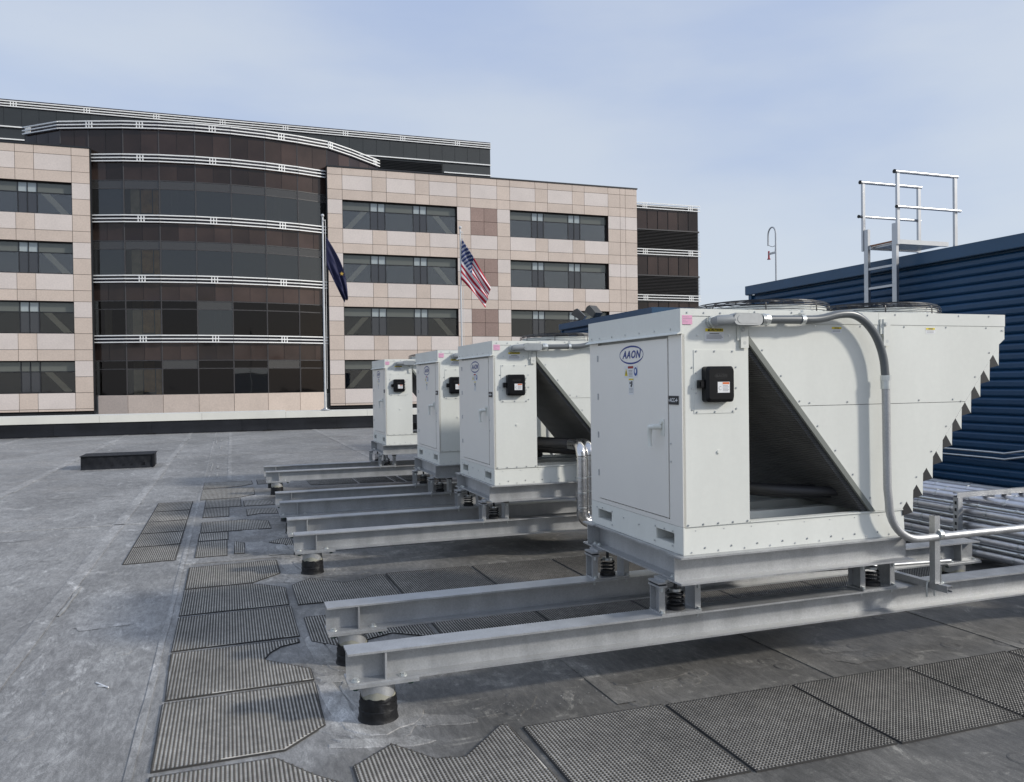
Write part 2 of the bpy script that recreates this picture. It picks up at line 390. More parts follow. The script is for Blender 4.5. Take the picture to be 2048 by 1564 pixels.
def strip(path, w, z, jit=.005, seg=.35):
    """wavy lap strip along a path"""
    pts = []
    for (a, b) in zip(path[:-1], path[1:]):
        a, b = Vector(a), Vector(b); n = max(1, int((b - a).length / seg))
        pts += [a.lerp(b, i / n) for i in range(n)]
    pts.append(Vector(path[-1])); m = MB(); vs = []
    for i, p in enumerate(pts):
        t = (pts[min(i + 1, len(pts) - 1)] - pts[max(i - 1, 0)]).normalized(); nn = Vector((-t.y, t.x))
        a = p + nn * (w / 2 + R_.uniform(-jit, jit)); b = p - nn * (w / 2 + R_.uniform(-jit, jit))
        vs += [(a.x, a.y, 0.0005), (a.x, a.y, z), (b.x, b.y, z), (b.x, b.y, 0.0005)]
    fs = []
    for i in range(len(pts) - 1):
        k = i * 4
        fs += [(k, k + 4, k + 5, k + 1), (k + 1, k + 5, k + 6, k + 2), (k + 2, k + 6, k + 7, k + 3)]
    return m.add(vs, fs)
seams = [([(-.425, -3), (-.425, 31)], .035, 'seam'), ([(-1.26, 0), (-1.27, 31)], .12, 'seam'), ([(-3.33, 3), (-3.35, 31)], .14, 'seam'),
         ([(-6.4, 3), (-6.4, 31)], .14, 'seam'), ([(-9.5, 8), (-9.5, 31)], .14, 'seam'), ([(3.05, 16), (3.0, 31)], .15, 'seam'), ([(5.9, 17), (5.9, 31)], .15, 'seam'),
         ([(-16, 10.75), (-.5, 10.72)], .05, 'seam'), ([(-16, 20.3), (.3, 20.5), (5, 20.2)], .06, 'seam'), ([(-.4, 8.13), (.8, 8.1)], .12, 'seam'),
         ([(-16, 26.4), (8, 26.2)], .07, 'seam'), ([(1.9, 3.7), (1.85, 6.2)], .10, 'seam'), ([(3.15, 3.6), (3.1, 6.3)], .06, 'seam'), ([(4.55, 2.2), (4.5, 5)], .07, 'seam'),
         ([(2.3, .8), (2.28, 2.7)], .09, 'seam'), ([(.35, 8.2), (2.2, 8.25)], .11, 'seam'), ([(.0, 14.9), (.05, 30)], .08, 'seam')]
for p, w, mt in seams: obj('lap_seam', strip(p, w, .005), 'membrane_lap', roof)
# chalk and caulk drawn along the laps
for x in (-1.26, -3.33, -.42, 3.04, -6.4, -.30):
    y = 5.0 if x < -.5 else 15.5
    while y < 29.5:
        ln = R_.uniform(.3, 1.6)
        if R_.random() < .55: obj('caulk_line', strip([(x + .075, y), (x + .075 + R_.uniform(-.02, .02), y + ln)], R_.uniform(.012, .045), .0062, .010, .12), 'chalk', roof)
        y += ln + R_.uniform(.3, 1.8)
# fastener plates under the sheet
plm = []
for k in range(3):
    r = .052 + .006 * k
    plm.append(MB().lathe([(r, .0003), (r * .93, .0026), (r * .7, .0036), (r * .55, .0020), (r * .22, .0022), (r * .15, .0034)], n=18).mesh('fastener_plate', 'membrane', True))
spots = []
for x0 in (-.85, -1.62, -2.35, -3.0):
    y = 3.6 + R_.random()
    while y < 15:
        spots.append((x0 + R_.uniform(-.22, .22), y)); y += R_.uniform(.45, 1.15)
for y in (4.05, 3.75):
    for i in range(7): spots.append((1.35 + .55 * i + R_.uniform(-.1, .1), y + R_.uniform(-.12, .12)))
spots += [(3.2, 2.55), (3.65, 2.45), (2.55, 2.55), (2.3, 2.35), (3.9, 2.6), (4.3, 2.4), (1.5, 2.6), (-.3, 3.1), (4.5, 3.7), (4.2, 4.4)]
for p in spots: link('fastener_plate', R_.choice(plm), roof, (p[0], p[1], 0), R_.uniform(0, 6))
# dusty halo spots beside some of the plates and white chips
for k in range(16):
    p = R_.choice(spots); q = MB(); n = 11; a0 = R_.uniform(0, 6)
    q.add([(p[0] + (.10 + R_.uniform(-.03, .06)) * math.cos(a0 + 6.28 * i / n) * 1.5 - .07, p[1] + (.07 + R_.uniform(-.03, .04)) * math.sin(a0 + 6.28 * i / n), 0.0008 + .00018 * k) for i in range(n)], [tuple(range(n))])
    obj('dust_spot', q, 'membrane_lap', roof)
chip = MB()
for k in range(120):
    if k < 60: x, y = 1.1 + abs(R_.gauss(0, .55)), 3.86 + R_.gauss(0, .05) - .0 * k
    else: x, y = R_.uniform(-.5, 3.4), R_.uniform(2.7, 7)
    s = R_.uniform(.001, .003); a = R_.uniform(0, 3); chip.prism([(x + s * 1.8 * math.cos(a + t), y + s * math.sin(a + t)) for t in (0, 1.7, 3.1, 4.6)], 'z', .0005, .004)
tw = MB(); tw.tube([(-.72, 5.02, .006), (-.66, 4.93, .006), (-.645, 4.91, .007)], .004, 6); tw.tube([(-.66, 4.93, .006), (-.70, 4.955, .006)], .003, 5); tag(obj('zip_tie', tw, 'white'), 'small white bent zip tie lying on the open membrane', 'zip tie')
ch = obj('paint_chips', chip, 'chalk', roof); ch['kind'] = 'stuff'

# ---------------------------------------------------------------- rubber walkway mats
PIT = .0182
def inpoly(xs, ys, poly):
    ins = np.zeros(xs.shape, bool); n = len(poly)
    for i in range(n):
        x1, y1 = poly[i]; x2, y2 = poly[(i + 1) % n]
        if y1 == y2: continue
        c = ((y1 > ys) != (y2 > ys)) & (xs < (x2 - x1) * (ys - y1) / (y2 - y1) + x1); ins ^= c
    return ins
def shrink(poly, d):
    n = len(poly); A = sum(poly[i][0] * poly[(i + 1) % n][1] - poly[(i + 1) % n][0] * poly[i][1] for i in range(n)); s = 1 if A > 0 else -1; o = []
    for i in range(n):
        p, q, r = Vector(poly[i - 1]), Vector(poly[i]), Vector(poly[(i + 1) % n])
        a = (q - p).normalized(); b = (r - q).normalized(); na = Vector((-a.y, a.x)) * s; nb = Vector((-b.y, b.x)) * s
        m = (na + nb); m = m / max(.4, m.dot(na)); o.append(tuple(q + m * d))
    return o
def nubs(poly, coarse):
    x0 = min(p[0] for p in poly); x1 = max(p[0] for p in poly); y0 = min(p[1] for p in poly); y1 = max(p[1] for p in poly)
    nx = max(1, int((x1 - x0) / PIT)); ny = max(1, int((y1 - y0) / PIT))
    gx = x0 + (x1 - x0 - (nx - 1) * PIT) / 2 + PIT * np.arange(nx); gy = y0 + (y1 - y0 - (ny - 1) * PIT) / 2 + PIT * np.arange(ny)
    X, Y = np.meshgrid(gx, gy); X = X.ravel(); Y = Y.ravel()
    k = inpoly(X, Y, shrink(poly, .0045)); X, Y = X[k], Y[k]
    n = 4 if coarse else 6; r0, r1 = .0060, .0047; a = 2 * np.pi * (np.arange(n) + .5) / n
    ring0 = np.stack([np.cos(a) * r0, np.sin(a) * r0, np.full(n, .0075)], 1); ring1 = np.stack([np.cos(a) * r1, np.sin(a) * r1, np.full(n, .0145)], 1)
    one = np.concatenate([ring0, ring1]); c = np.stack([X, Y, np.zeros_like(X)], 1)
    V = (c[:, None, :] + one[None]).reshape(-1, 3)
    b = (np.arange(len(X)) * 2 * n)[:, None]
    sides = np.stack([np.stack([b[:, 0] + j, b[:, 0] + (j + 1) % n, b[:, 0] + n + (j + 1) % n, b[:, 0] + n + j], 1) for j in range(n)], 1).reshape(-1, 4)
    tops = b + n + np.arange(n)[None]
    return V.tolist(), sides.tolist() + tops.tolist()
def mat_meshes(poly, coarse):
    b = MB(); n = len(poly); inn = shrink(poly, .0065); b.add([(p[0], p[1], .0005) for p in poly] + [(p[0], p[1], .0078) for p in poly] + [(p[0], p[1], .0078) for p in inn], [tuple(range(2 * n, 3 * n))] + [(i, (i + 1) % n, n + (i + 1) % n, n + i) for i in range(n)] + [(n + i, n + (i + 1) % n, 2 * n + (i + 1) % n, 2 * n + i) for i in range(n)]); b.m = [0] + [1] * (2 * n); base = b.mesh('mat_sheet', ['mat_sheet', 'mat_rim'])
    me = bpy.data.meshes.new('nubs'); v, f = nubs(poly, coarse); me.from_pydata(v, [], f); me.materials.append(M['mat_nub']); me.update()
    return base, me
def place_mat(meshes, loc, rz, label, group):
    o = link('rubber_mat', meshes[0], None, loc, rz); tag(o, label, 'mat', group)
    n = link('nubs', meshes[1], o); n['kind'] = 'stuff'; return o
H = .375
full = [(-H, -H), (H, -H), (H, H), (-H, H)]
FULL_F, FULL_C = mat_meshes(full, False), mat_meshes(full, True)
def cut(poly, label, group=None):
    cx = sum(p[0] for p in poly) / len(poly); cy = sum(p[1] for p in poly) / len(poly)
    place_mat(mat_meshes([(p[0] - cx, p[1] - cy) for p in poly], cy > 8), (cx, cy, 0), 0, label, group)
NTH = ['first', 'second', 'third', 'fourth', 'fifth', 'sixth']
GR = 'full rubber mats laid edge to edge in front of the beams'
for i in range(6):
    place_mat(FULL_F, (1.675 + .767 * i, 3.235 - .012 * i + R_.uniform(-.008, .008), 0), R_.uniform(-.006, .006), '%s full square rubber mat from the scalloped mat, before the front beam' % NTH[i], GR)
for i in range(6):
    place_mat(FULL_F, (1.67 + .767 * i, 5.515 + R_.uniform(-.008, .008), 0), R_.uniform(-.006, .006), '%s full rubber mat from the bitten mat, lying under the ACC-4 unit' % NTH[i], 'full rubber mats under the nearest unit')
for i in range(3):
    place_mat(FULL_F, (1.64 + .775 * i, 6.60 - .012 * i, 0), R_.uniform(-.006, .006), '%s full rubber mat from the wavy cut mat, behind the front beams' % NTH[i], 'full rubber mats between two units')
cut([(-.36, 5.43), (.42, 5.46), (.42, 6.22), (-.36, 6.20)], 'whole square rubber mat in the long mat path beside the beam ends')
cut([(-.34, 2.93), (.43, 2.95), (.43, 3.36), (.31, 3.5), (.17, 3.71), (-.34, 3.71)], 'rubber mat with one clipped corner ending the mat path before the front beam')
cut([(-.34, 3.76), (.22, 3.77), (.42, 3.98), (.43, 4.58), (-.35, 4.54)], 'rubber mat clipped diagonally round the foot of the front pipe pier')
cut([(-.34, 4.59), (.43, 4.62), (.43, 4.8), (.18, 5.06), (.22, 5.18), (.29, 5.28), (.41, 5.33), (.41, 5.40), (-.36, 5.38)], 'rubber mat with a notch cut into its side around a pier patch')
cut([(-.36, 6.26), (.41, 6.28), (.42, 6.81), (.17, 7.04), (-.36, 7.03)], 'rubber mat with a small diagonal clip at its far corner')
cut([(-.36, 7.07), (.17, 7.09), (.41, 7.36), (.41, 7.92), (-.36, 7.88)], 'rubber mat clipped at its near corner beside the second pair of beams')
for (y0, y1, w, lb) in ((8.34, 9.14, .30, 'narrow half mat just past the crossing seam strip'), (9.21, 9.66, .31, 'short half mat beside the third beam'), (10.84, 11.61, .32, 'half width mat left of a bare patch of roof'), (11.68, 12.48, .48, 'three quarter width mat in the far part of the mat path')):
    cut([(-.33, y0), (-.33 + w, y0), (-.33 + w, y1), (-.33, y1)], lb)
cut([(.03, 8.38), (.13, 8.38), (.14, 8.92), (.04, 9.04)], 'tiny sliver of rubber mat lying alone on the membrane')
cut([(-.32, 9.72), (.45, 9.72), (.44, 10.27), (.19, 10.47), (-.33, 10.44)], 'wide rubber mat with a rounded far corner in the mat path')
cut([(-.41, 12.54), (.11, 12.60), (.36, 12.87), (.37, 13.73), (-.41, 13.758)], 'wide far mat clipped beside the farthest pair of beams')
cut([(-.41, 13.87), (.13, 13.98), (.37, 14.25), (.36, 14.73), (-.41, 14.71)], 'last rubber mat at the far end of the mat path')
for i, (y0, y1) in enumerate(((8.28, 9.08), (9.12, 9.89), (9.93, 10.71), (10.76, 11.56), (11.61, 12.43))):
    cut([(-.955, y0), (-.495, y0 + .03), (-.497, y1 + .01), (-.955, y1)], '%s narrow mat of the detached strip of five, counted from its ragged seam end' % NTH[i] if i else 'narrow mat that begins the detached strip of five beside the crossing seam', 'detached strip of five narrow mats')
cut([(.47, 6.24), (1.24, 6.24), (1.25, 6.93), (1.18, 6.97), (1.05, 6.85), (.88, 6.79), (.75, 6.92), (.64, 7.06), (.47, 6.87)], 'rubber mat with a wavy cut edge following a round pier patch')
cut([(.18, 11.66), (.60, 11.64), (.54, 12.15), (.18, 12.18)], 'small mat piece beside the end of the sixth beam')
cut([(.20, 10.79), (.38, 10.91), (.59, 10.82), (.58, 11.3), (.20, 11.33)], 'small mat piece with a notched near edge beside the fifth beam end')
cut([(.38, 8.86), (.61, 8.56), (.62, 8.9), (.53, 9.03)], 'pointed scrap of mat under the end of the fourth beam')
cut([(.44, 14.15), (.64, 14.15), (.66, 14.76), (.44, 14.8)], 'narrow mat piece by the farthest pier')
cut([(.48, 5.32), (.64, 5.14), (1.0, 5.30), (1.26, 5.10), (1.26, 5.88), (.48, 5.88)], 'rubber mat with a bite cut from its near edge round the second pier')
cut([(.48, 2.85), (1.27, 2.85), (1.25, 3.65), (1.21, 3.68), (.96, 3.42), (.83, 3.45), (.68, 3.66), (.48, 3.5)], 'rubber mat with a scalloped far edge below the foot of the front beam')
for i, (x0, x1) in enumerate(((1.26, 2.02), (2.06, 2.62), (2.66, 2.80), (2.85, 3.6))):
    cut([(x0, 13.68 - .06 * i), (x1, 13.60 - .06 * i), (x1, 14.42 - .05 * i), (x0, 14.49 - .05 * i)], ['long mat between the two farthest units nearest the mat path', 'second mat of the row in front of the farthest unit', 'thin strip of mat in the row in front of the farthest unit', 'mat half hidden at the foot of the farthest unit'][i])

# ---------------------------------------------------------------- steel beams on piers
BEAM_X0, BEAM_X1, BZ0, BZ1, FW = .52, 5.55, .205, .357, .076
def isec(c, z0, z1, fw=FW, tf=.010, tw=.008):
    t = tw / 2
    return [(c - fw, z0), (c + fw, z0), (c + fw, z0 + tf), (c + t, z0 + tf), (c + t, z1 - tf), (c + fw, z1 - tf), (c + fw, z1), (c - fw, z1), (c - fw, z1 - tf), (c - t, z1 - tf), (c - t, z0 + tf), (c - fw, z0 + tf)]
UY = [3.82, 7.11, 9.17, 12.55]
ORD = ['front', 'second', 'third', 'farthest']
ULAB = ['the ACC-4 unit', 'the unit with silver pipe bends', 'the partly hidden unit', 'the unit at the parapet end']
SIDE = ['farther from the parapet', 'nearer the parapet']
def steel_beam(loc, label):
    t = thing('steel_beam', label, 'beam', loc, 'galvanised beams under the units'); L_ = BEAM_X1 - BEAM_X0
    m = MB(); m.prism(isec(0, BZ0 - .2, BZ1 - .2), 'x', 0, L_); obj('i_beam', m, 'galv', t)
    for x in (.185, L_ - .185):
        for sgn in (-1, 1):
            m = MB(); y0, y1 = sorted((sgn * .0042, sgn * .070)); m.box(x - .005, x + .005, y0, y1, BZ0 - .2 + .0102, BZ1 - .2 - .0102); obj('stiffener', m, 'galv', t)
        for sx in (-1, 1):
            for sy in (-1, 1):
                m = MB(); m.bolt((x + sx * .115 - (.03 if x < 1 else -.03), sy * .045, BZ0 - .2 + .010), r=.014); obj('bolt', m, 'zinc', t)
    return t
beam0 = None
for u in range(4):
    for j in range(2):
        yc = UY[u] + .16 + .86 * j; loc = (BEAM_X0, yc, .2); lb = 'galvanised I beam under %s, %s' % (ULAB[u], SIDE[j])
        if beam0 is None: beam0 = steel_beam(loc, lb)
        else: dup(beam0, loc, lb)
def pier(loc, label):
    t = thing('pipe_pier', label, 'pier', loc, 'pipe piers under the beams')
    n = 28; m = MB(); m.lathe([(.083, .0), (.083, .190)], n=n); obj('pipe', m, 'galv', t, True)
    m = MB(); m.box(-.15, .19, -.088, .088, .1902, .2048); obj('bearing_plate', m, 'galv', t)
    # runny grey-yellow sealant band above a black wrapped membrane boot
    vs = []; fs = []
    for j in range(n):
        a = 2 * math.pi * j / n; vs += [(.0865 * math.cos(a), .0865 * math.sin(a), .10), (.0845 * math.cos(a), .0845 * math.sin(a), .140 + .016 * math.sin(3 * a + 1) + R_.uniform(-.004, .004))]
    for j in range(n): k = (j + 1) % n; fs.append((2 * j, 2 * k, 2 * k + 1, 2 * j + 1))
    m = MB(); m.add(vs, fs); obj('sealant_band', m, 'epoxy', t, True)
    prof = [(.104, 0), (.097, .012), (.0935, .03), (.0950, .058), (.0915, .062), (.0930, .095), (.0895, .100), (.0905, .118), (.0865, .121)]
    vs = []; fs = []
    for i, (r, z) in enumerate(prof):
        for j in range(n):
            a = 2 * math.pi * j / n; rr = r + R_.uniform(-.0016, .0016); zz = z + (R_.uniform(-.006, .005) if i > 4 else 0)
            vs.append((rr * math.cos(a), rr * math.sin(a), zz))
    for i in range(len(prof) - 1):
        for j in range(n): k = (j + 1) % n; fs.append((i * n + j, i * n + k, (i + 1) * n + k, (i + 1) * n + j))
    m = MB(); m.add(vs, fs); obj('membrane_boot', m, 'wrap', t, True)
    for sx in (-.115, .155):
        for sy in (-1, 1):
            m = MB(); m.tube([(sx, sy * .045, .171), (sx, sy * .045, .190)], .014, 6); obj('nut', m, 'bolt_green', t)
    return t
pier0 = None
for u in range(4):
    for j in range(2):
        for e in range(2):
            yc = UY[u] + .16 + .86 * j; x = BEAM_X0 + .155 if e == 0 else BEAM_X1 - .19
            lb = 'black pier, %s end of beam %s, %s' % ('mat' if e == 0 else 'wall', SIDE[j], ULAB[u])
            if pier0 is None: pier0 = pier((x, yc, 0), lb)
            else: dup(pier0, (x, yc, 0), lb)
# membrane patches round the piers
def blob(cx, cy, rx, ry, n, jit, rot=0.0, sq=.0):
    o = []
    for i in range(n):
        a = 2 * math.pi * i / n; k = 1 + R_.uniform(-jit, jit); c_, s_ = math.cos(a), math.sin(a)
        q = (abs(c_) ** (4 + sq) + abs(s_) ** (4 + sq)) ** (-1 / (4 + sq)) if sq else 1
        x, y = rx * k * q * c_, ry * k * q * s_; o.append((cx + x * math.cos(rot) - y * math.sin(rot), cy + x * math.sin(rot) + y * math.cos(rot)))
    return o
def patch(poly, z, mt='membrane_lap'):
    mt = {'seam': 'membrane', 'patch': 'membrane_patch', 'membrane_black': 'membrane_dark'}.get(mt, mt)
    m = MB(); n = len(poly); top = shrink(poly, .006); m.add([(p[0], p[1], .0006) for p in poly] + [(p[0], p[1], z) for p in top], [tuple(range(n, 2 * n))] + [(i, (i + 1) % n, n + (i + 1) % n, n + i) for i in range(n)])
    obj('membrane_patch', m, mt, roof)
for u in range(4):
    for j in range(2):
        x, y = BEAM_X0 + .155, UY[u] + .16 + .86 * j
        patch(blob(x, y, .24, .24, 20, .08, R_.uniform(0, 1), 1), .0030)
        patch(blob(x + .02, y - .02, .19, .17, 15, .16, .5), .0065, 'patch')
        if u < 2:
            patch(blob(x - .17, y + .28, .055, .30, 14, .12, .10, 3), .0045, 'patch')
            patch(blob(x - .06, y + .26, .04, .28, 14, .12, .16, 3), .0072, 'patch')
            patch(blob(x + .27, y - .13, .20, .06, 13, .2, -.35, 2), .0050, 'patch'); patch(blob(x - .05, y - .27, .22, .05, 13, .25, -.3, 2), .0046, 'patch')
patch(blob(1.15, 3.9, .34, .10, 14, .10, .03, 3), .0036, 'seam'); patch(blob(1.5, 7.9, .5, .16, 14, .08, 0, 3), .0036); patch(blob(2.2, 4.0, .26, .08, 14, .12, .1, 2), .0042, 'membrane_black')
patch(blob(1.35, 8.35, .22, .12, 14, .1, .1, 3), .006); patch(blob(.25, 8.65, .10, .30, 14, .12, .05, 3), .004); patch(blob(.22, 10.0, .1, .5, 14, .12, .0, 3), .0036)

# ---------------------------------------------------------------- spring isolators
def isolator(loc, label):
    t = thing('spring_isolator', label, 'isolator', loc, 'spring isolators between beams and base frames')
    m = MB(); m.box(-.125, .125, -.072, .072, .0005, .011); obj('base_plate', m, 'galv', t)
    for sx in (-1, 1):
        x = sx * .098
        m = MB(); m.box(x - .003, x + .003, -.052, .052, .0112, .150); m.box(*sorted((x + sx * .0032, x + sx * .034)), -.052, -.046, .0112, .150); m.box(*sorted((x + sx * .0032, x + sx * .034)), .046, .052, .0112, .150); obj('channel_post', m, 'galv', t)
        m = MB(); m.box(*sorted((x - sx * .012, x + sx * .040)), -.060, .060, .1502, .160); obj('cap_plate', m, 'galv', t)
        m = MB(); m.box(*sorted((x - sx * .010, x + sx * .037)), -.052, .052, .1602, .170); obj('rubber_pad', m, 'black_rubber', t)
        m = MB(); m.box(*sorted((x - sx * .012, x + sx * .040)), -.060, .060, .1702, .180); obj('cap_plate', m, 'galv', t)
        for sy in (-1, 1):
            m = MB(); m.bolt((x + sx * .018, sy * .060, .0112), r=.009); obj('bolt', m, 'zinc', t)
            m = MB(); m.tube([(x + sx * .018, sy * .055, .128), (x + sx * .018, sy * .055, .1502)], .009, 6); obj('nut', m, 'zinc', t)
            m = MB(); m.tube([(x + sx * .018, sy * .04, -.035), (x + sx * .018, sy * .04, -.0105)], .007, 6); obj('nut', m, 'zinc', t)
    m = MB(); m.box(-.10, .10, -.062, .062, .1802, .192); obj('top_plate', m, 'galv', t)
    m = MB(); m.lathe([(.052, .0115), (.052, .030), (.046, .032)], n=20); obj('spring_cup', m, 'black_rubber', t, True)
    m = MB(); m.tube([(.042 * math.cos(a), .042 * math.sin(a), .032 + .078 * a / (2 * math.pi * 3.5)) for a in [i * .35 for i in range(63)]], .0058, 6); obj('coil_spring', m, 'black_rubber', t, True)
    m = MB(); m.lathe([(.036, .112), (.036, .126), (.030, .128)], n=16); obj('washer', m, 'galv_bright', t, True)
    m = MB(); m.tube([(0, 0, .128), (0, 0, .1798)], .010, 8); obj('adjusting_bolt', m, 'black_pipe', t)
    return t
iso0 = None
for u in range(4):
    for j in range(2):
        for e in range(2):
            x = 2.355 if e == 0 else 3.74; loc = (x, UY[u] + .16 + .86 * j, BZ1)
            lb = 'spring isolator, %s end, %s, %s' % ('door' if e == 0 else 'wall', SIDE[j], ULAB[u])
            if iso0 is None: iso0 = isolator(loc, lb)
            else: dup(iso0, loc, lb)

# ---------------------------------------------------------------- base frames
UW, ULEN = 1.17, 2.355
def base_frame(loc, label):
    t = thing('base_frame', label, 'frame', loc, 'galvanised base frames under the units'); z0, z1 = 0, .149
    for y in (.026, UW - .026):
        m = MB(); m.prism(isec(y, z0, z1), 'x', -.045, 1.56); obj('long_beam', m, 'galv', t)
    for x in (.045, 1.47):
        m = MB(); m.prism(isec(x, z0 + .0012, z1 - .0012, fw=.07), 'y', .032, UW - .032); obj('end_beam', m, 'galv', t)
    for y in (.11, UW - .11):
        for dy in (0, .06 if y > .5 else -.03): m = MB(); m.bolt((.0, y + dy, .0115), r=.012); obj('bolt', m, 'zinc', t)
    return t
FZ = BZ1 + .1925
fr0 = None
for u in range(4):
    lb = 'galvanised steel base frame carrying ' + ULAB[u]
    if fr0 is None: fr0 = base_frame((2.315, UY[u], FZ), lb)
    else: dup(fr0, (2.315, UY[u], FZ), lb)

# ---------------------------------------------------------------- condensing units
UZ = FZ + .1495
def condensing_unit(loc, label):
    t = thing('condensing_unit', label, 'condenser', loc, 'row of condensing units'); Wd = UW
    # base skid with fork slots in its front
    m = MB()
    def front(y0, y1, z0, z1): m.box(.0, .012, y0, y1, z0, z1)
    front(.0, .095, .0, .150); front(.295, .868, .0, .150); front(1.068, Wd, .0, .150)
    for a in (.095, .868): front(a, a + .2, .0, .046); front(a, a + .2, .106, .150)
    m.prism([(.0, .0), (.012, .0), (.020, .150), (.008, .150)], 'x', .0125, 1.53)   # near side, leaning in
    m.box(.0125, 1.53, Wd - .012, Wd, 0, .150); m.box(1.518, 1.53, .021, Wd - .0125, 0, .150)
    skid = obj('base_skid', m, 'paint', t)
    m = MB(); m.box(-.003, -.0002, .002, .050, .004, .146); obj('corner_strip', m, 'paint', skid)
    for a in (.095, .868):
        m = MB(); m.box(.0135, .40, a - .004, a - .001, .04, .112); m.box(.0135, .40, a + .201, a + .204, .04, .112); m.box(.0135, .40, a, a + .2, .040, .0445); m.box(.0135, .40, a, a + .2, .108, .112); obj('fork_pocket', m, 'inner_paint', skid)
    m = MB(); m.box(.43, 1.52, .0, .05, .1505, .158); obj('top_flange', m, 'paint', skid)
    for x, y0, y1 in ((.60, .3, .36), (.60, .62, .68), (.60, .92, .98)):
        m = MB(); m.box(.42, 1.50, y0, y1, .085, .1545); obj('cross_rail', m, 'inner_paint', skid)
    m = MB(); m.box(.03, 1.51, .03, Wd - .03, .008, .020); obj('drip_pan', m, 'inner_paint', skid)
    # control cabinet
    m = MB(); m.box(.020, .425, .004, Wd - .004, .1515, 1.335); cab = obj('cabinet', m, 'inner_paint', t)
    m = MB(); m.box(.004, .4255, .0, .0035, .152, 1.2995); obj('side_panel', m, 'paint', cab)
    m = MB(); m.box(.004, .4255, Wd - .0035, Wd, .152, 1.2995); obj('side_panel', m, 'paint', cab)
    m = MB(); m.box(.0, .0195, .0, .137, .152, 1.2); obj('stile', m, 'door_paint', cab)
    m = MB(); m.box(.0, .0195, 1.042, Wd, .152, 1.2); obj('stile', m, 'door_paint', cab)
    m = MB(); m.box(.0, .0195, .1372, 1.0418, .152, .178); obj('bottom_rail', m, 'door_paint', cab)
    m = MB(); m.box(-.004, .0185, .144, 1.034, .184, 1.185); door = obj('door', m, 'door_paint', t)
    for z in (.35, .6, .85, 1.1):
        m = MB(); m.tube([(-.006, 1.038, z - .02), (-.006, 1.038, z + .02)], .005, 6); obj('hinge', m, 'galv', door)
    m = MB(); m.box(-.008, -.0042, .180, .222, .640, .735); m.tube([(-.008, .205, .715), (-.018, .205, .715)], .011, 10)
    m.tube([(-.008, .215, .69), (-.045, .225, .69), (-.050, .262, .688), (-.050, .272, .65), (-.050, .268, .60), (-.050, .266, .576)], [.016, .016, .017, .013, .0105, .0135], 10); obj('handle', m, 'paint', door, True)
    # oval maker's mark, letters and warning stickers
    m = MB(); cy, cz, n = .569, 1.109, 48; D = lambda u, v: (-.0055, cy - u, cz + v)
    vs = []
    for i in range(n):
        a = 2 * math.pi * i / n; vs.append(D(.152 * math.cos(a), .0565 * math.sin(a))); vs.append(D(.1485 * math.cos(a), .0465 * math.sin(a)))
    m.add(vs, [(2 * i, 2 * ((i + 1) % n), 2 * ((i + 1) % n) + 1, 2 * i + 1) for i in range(n)])
    tx = text('AAON', .064, .28, .0016, 1.10, 1.16); put_text(m, tx, D)
    m.add([D(.108, .024), D(.114, .024), D(.114, .029), D(.108, .029)], [(0, 1, 2, 3)])
    obj('maker_mark', m, 'logo_blue', door, label='blue oval mark with slanted letters')
    m = MB(); q = lambda k, y0, y1, z0, z1, e=.0: (setattr(m, 'k', k), m.add([(-.0048 - e, y0, z0), (-.0048 - e, y1, z0), (-.0048 - e, y1, z1), (-.0048 - e, y0, z1)], [(0, 1, 2, 3)]))
    q(0, .489, .664, .970, 1.044); q(1, .543, .612, 1.027, 1.041, .0008)
    m.k = 2; m.add([(-.0058, .655, .982), (-.0058, .617, .982), (-.0058, .636, 1.030)], [(0, 1, 2)])
    m.k = 3; m.add([(-.0058, .514 + .021 * math.cos(a), 1.007 + .026 * math.sin(a)) for a in [i * .35 for i in range(18)]], [tuple(range(18))])
    m.k = 0; m.add([(-.0064, .515 + .010 * math.cos(a), 1.010 + .015 * math.sin(a)) for a in [i * .6 for i in range(10)]], [tuple(range(10))])
    for i in range(5): q(4, .553 + .003 * (i % 2), .604, 1.013 - i * .0085, 1.0162 - i * .0085, .0008)
    q(5, .632, .640, .990, 1.010, .0016)
    q(0, .542, .606, .868, .966); q(2, .544, .604, .956, .965, .0008); q(5, .556, .572, .925, .950, .0008); q(5, .578, .592, .932, .946, .0008); q(5, .562, .580, .915, .926, .0008)
    for i in range(4): q(4, .550, .598, .905 - i * .008, .9075 - i * .008, .0008)
    obj('warning_sticker', m, ['white', 'sign_red', 'yellow', 'sign_blue', 'print_grey', 'print_black'], door)
    # rain cap over the door
    m = MB(); m.prism([(-.008, 1.203), (.0038, 1.203), (.0038, 1.3005), (.43, 1.3005), (.43, 1.3395), (-.008, 1.3395)], 'y', -.004, Wd + .004); m.prism([(-.0082, 1.216), (-.030, 1.203), (-.030, 1.199), (-.0082, 1.2025)], 'y', -.006, Wd + .006); obj('rain_cap', m, 'paint', t)
    # access plate and black disconnect box on the side
    m = MB(); m.box(.074, .333, -.0028, -.0002, .768, 1.116); obj('access_plate', m, 'paint', cab)
    box = None
    rr = lambda x0, x1, z0, z1, r: [(cx + r * math.cos(a), cz + r * math.sin(a)) for cx, cz, a0 in ((x1 - r, z1 - r, 0), (x0 + r, z1 - r, 90), (x0 + r, z0 + r, 180), (x1 - r, z0 + r, 270)) for a in [rad(a0 + d) for d in (0, 22, 45, 68, 90)]]
    m = MB(); A = rr(.122, .297, .830, 1.025, .018); B = rr(.136, .290, .846, 1.012, .014); n = len(A)
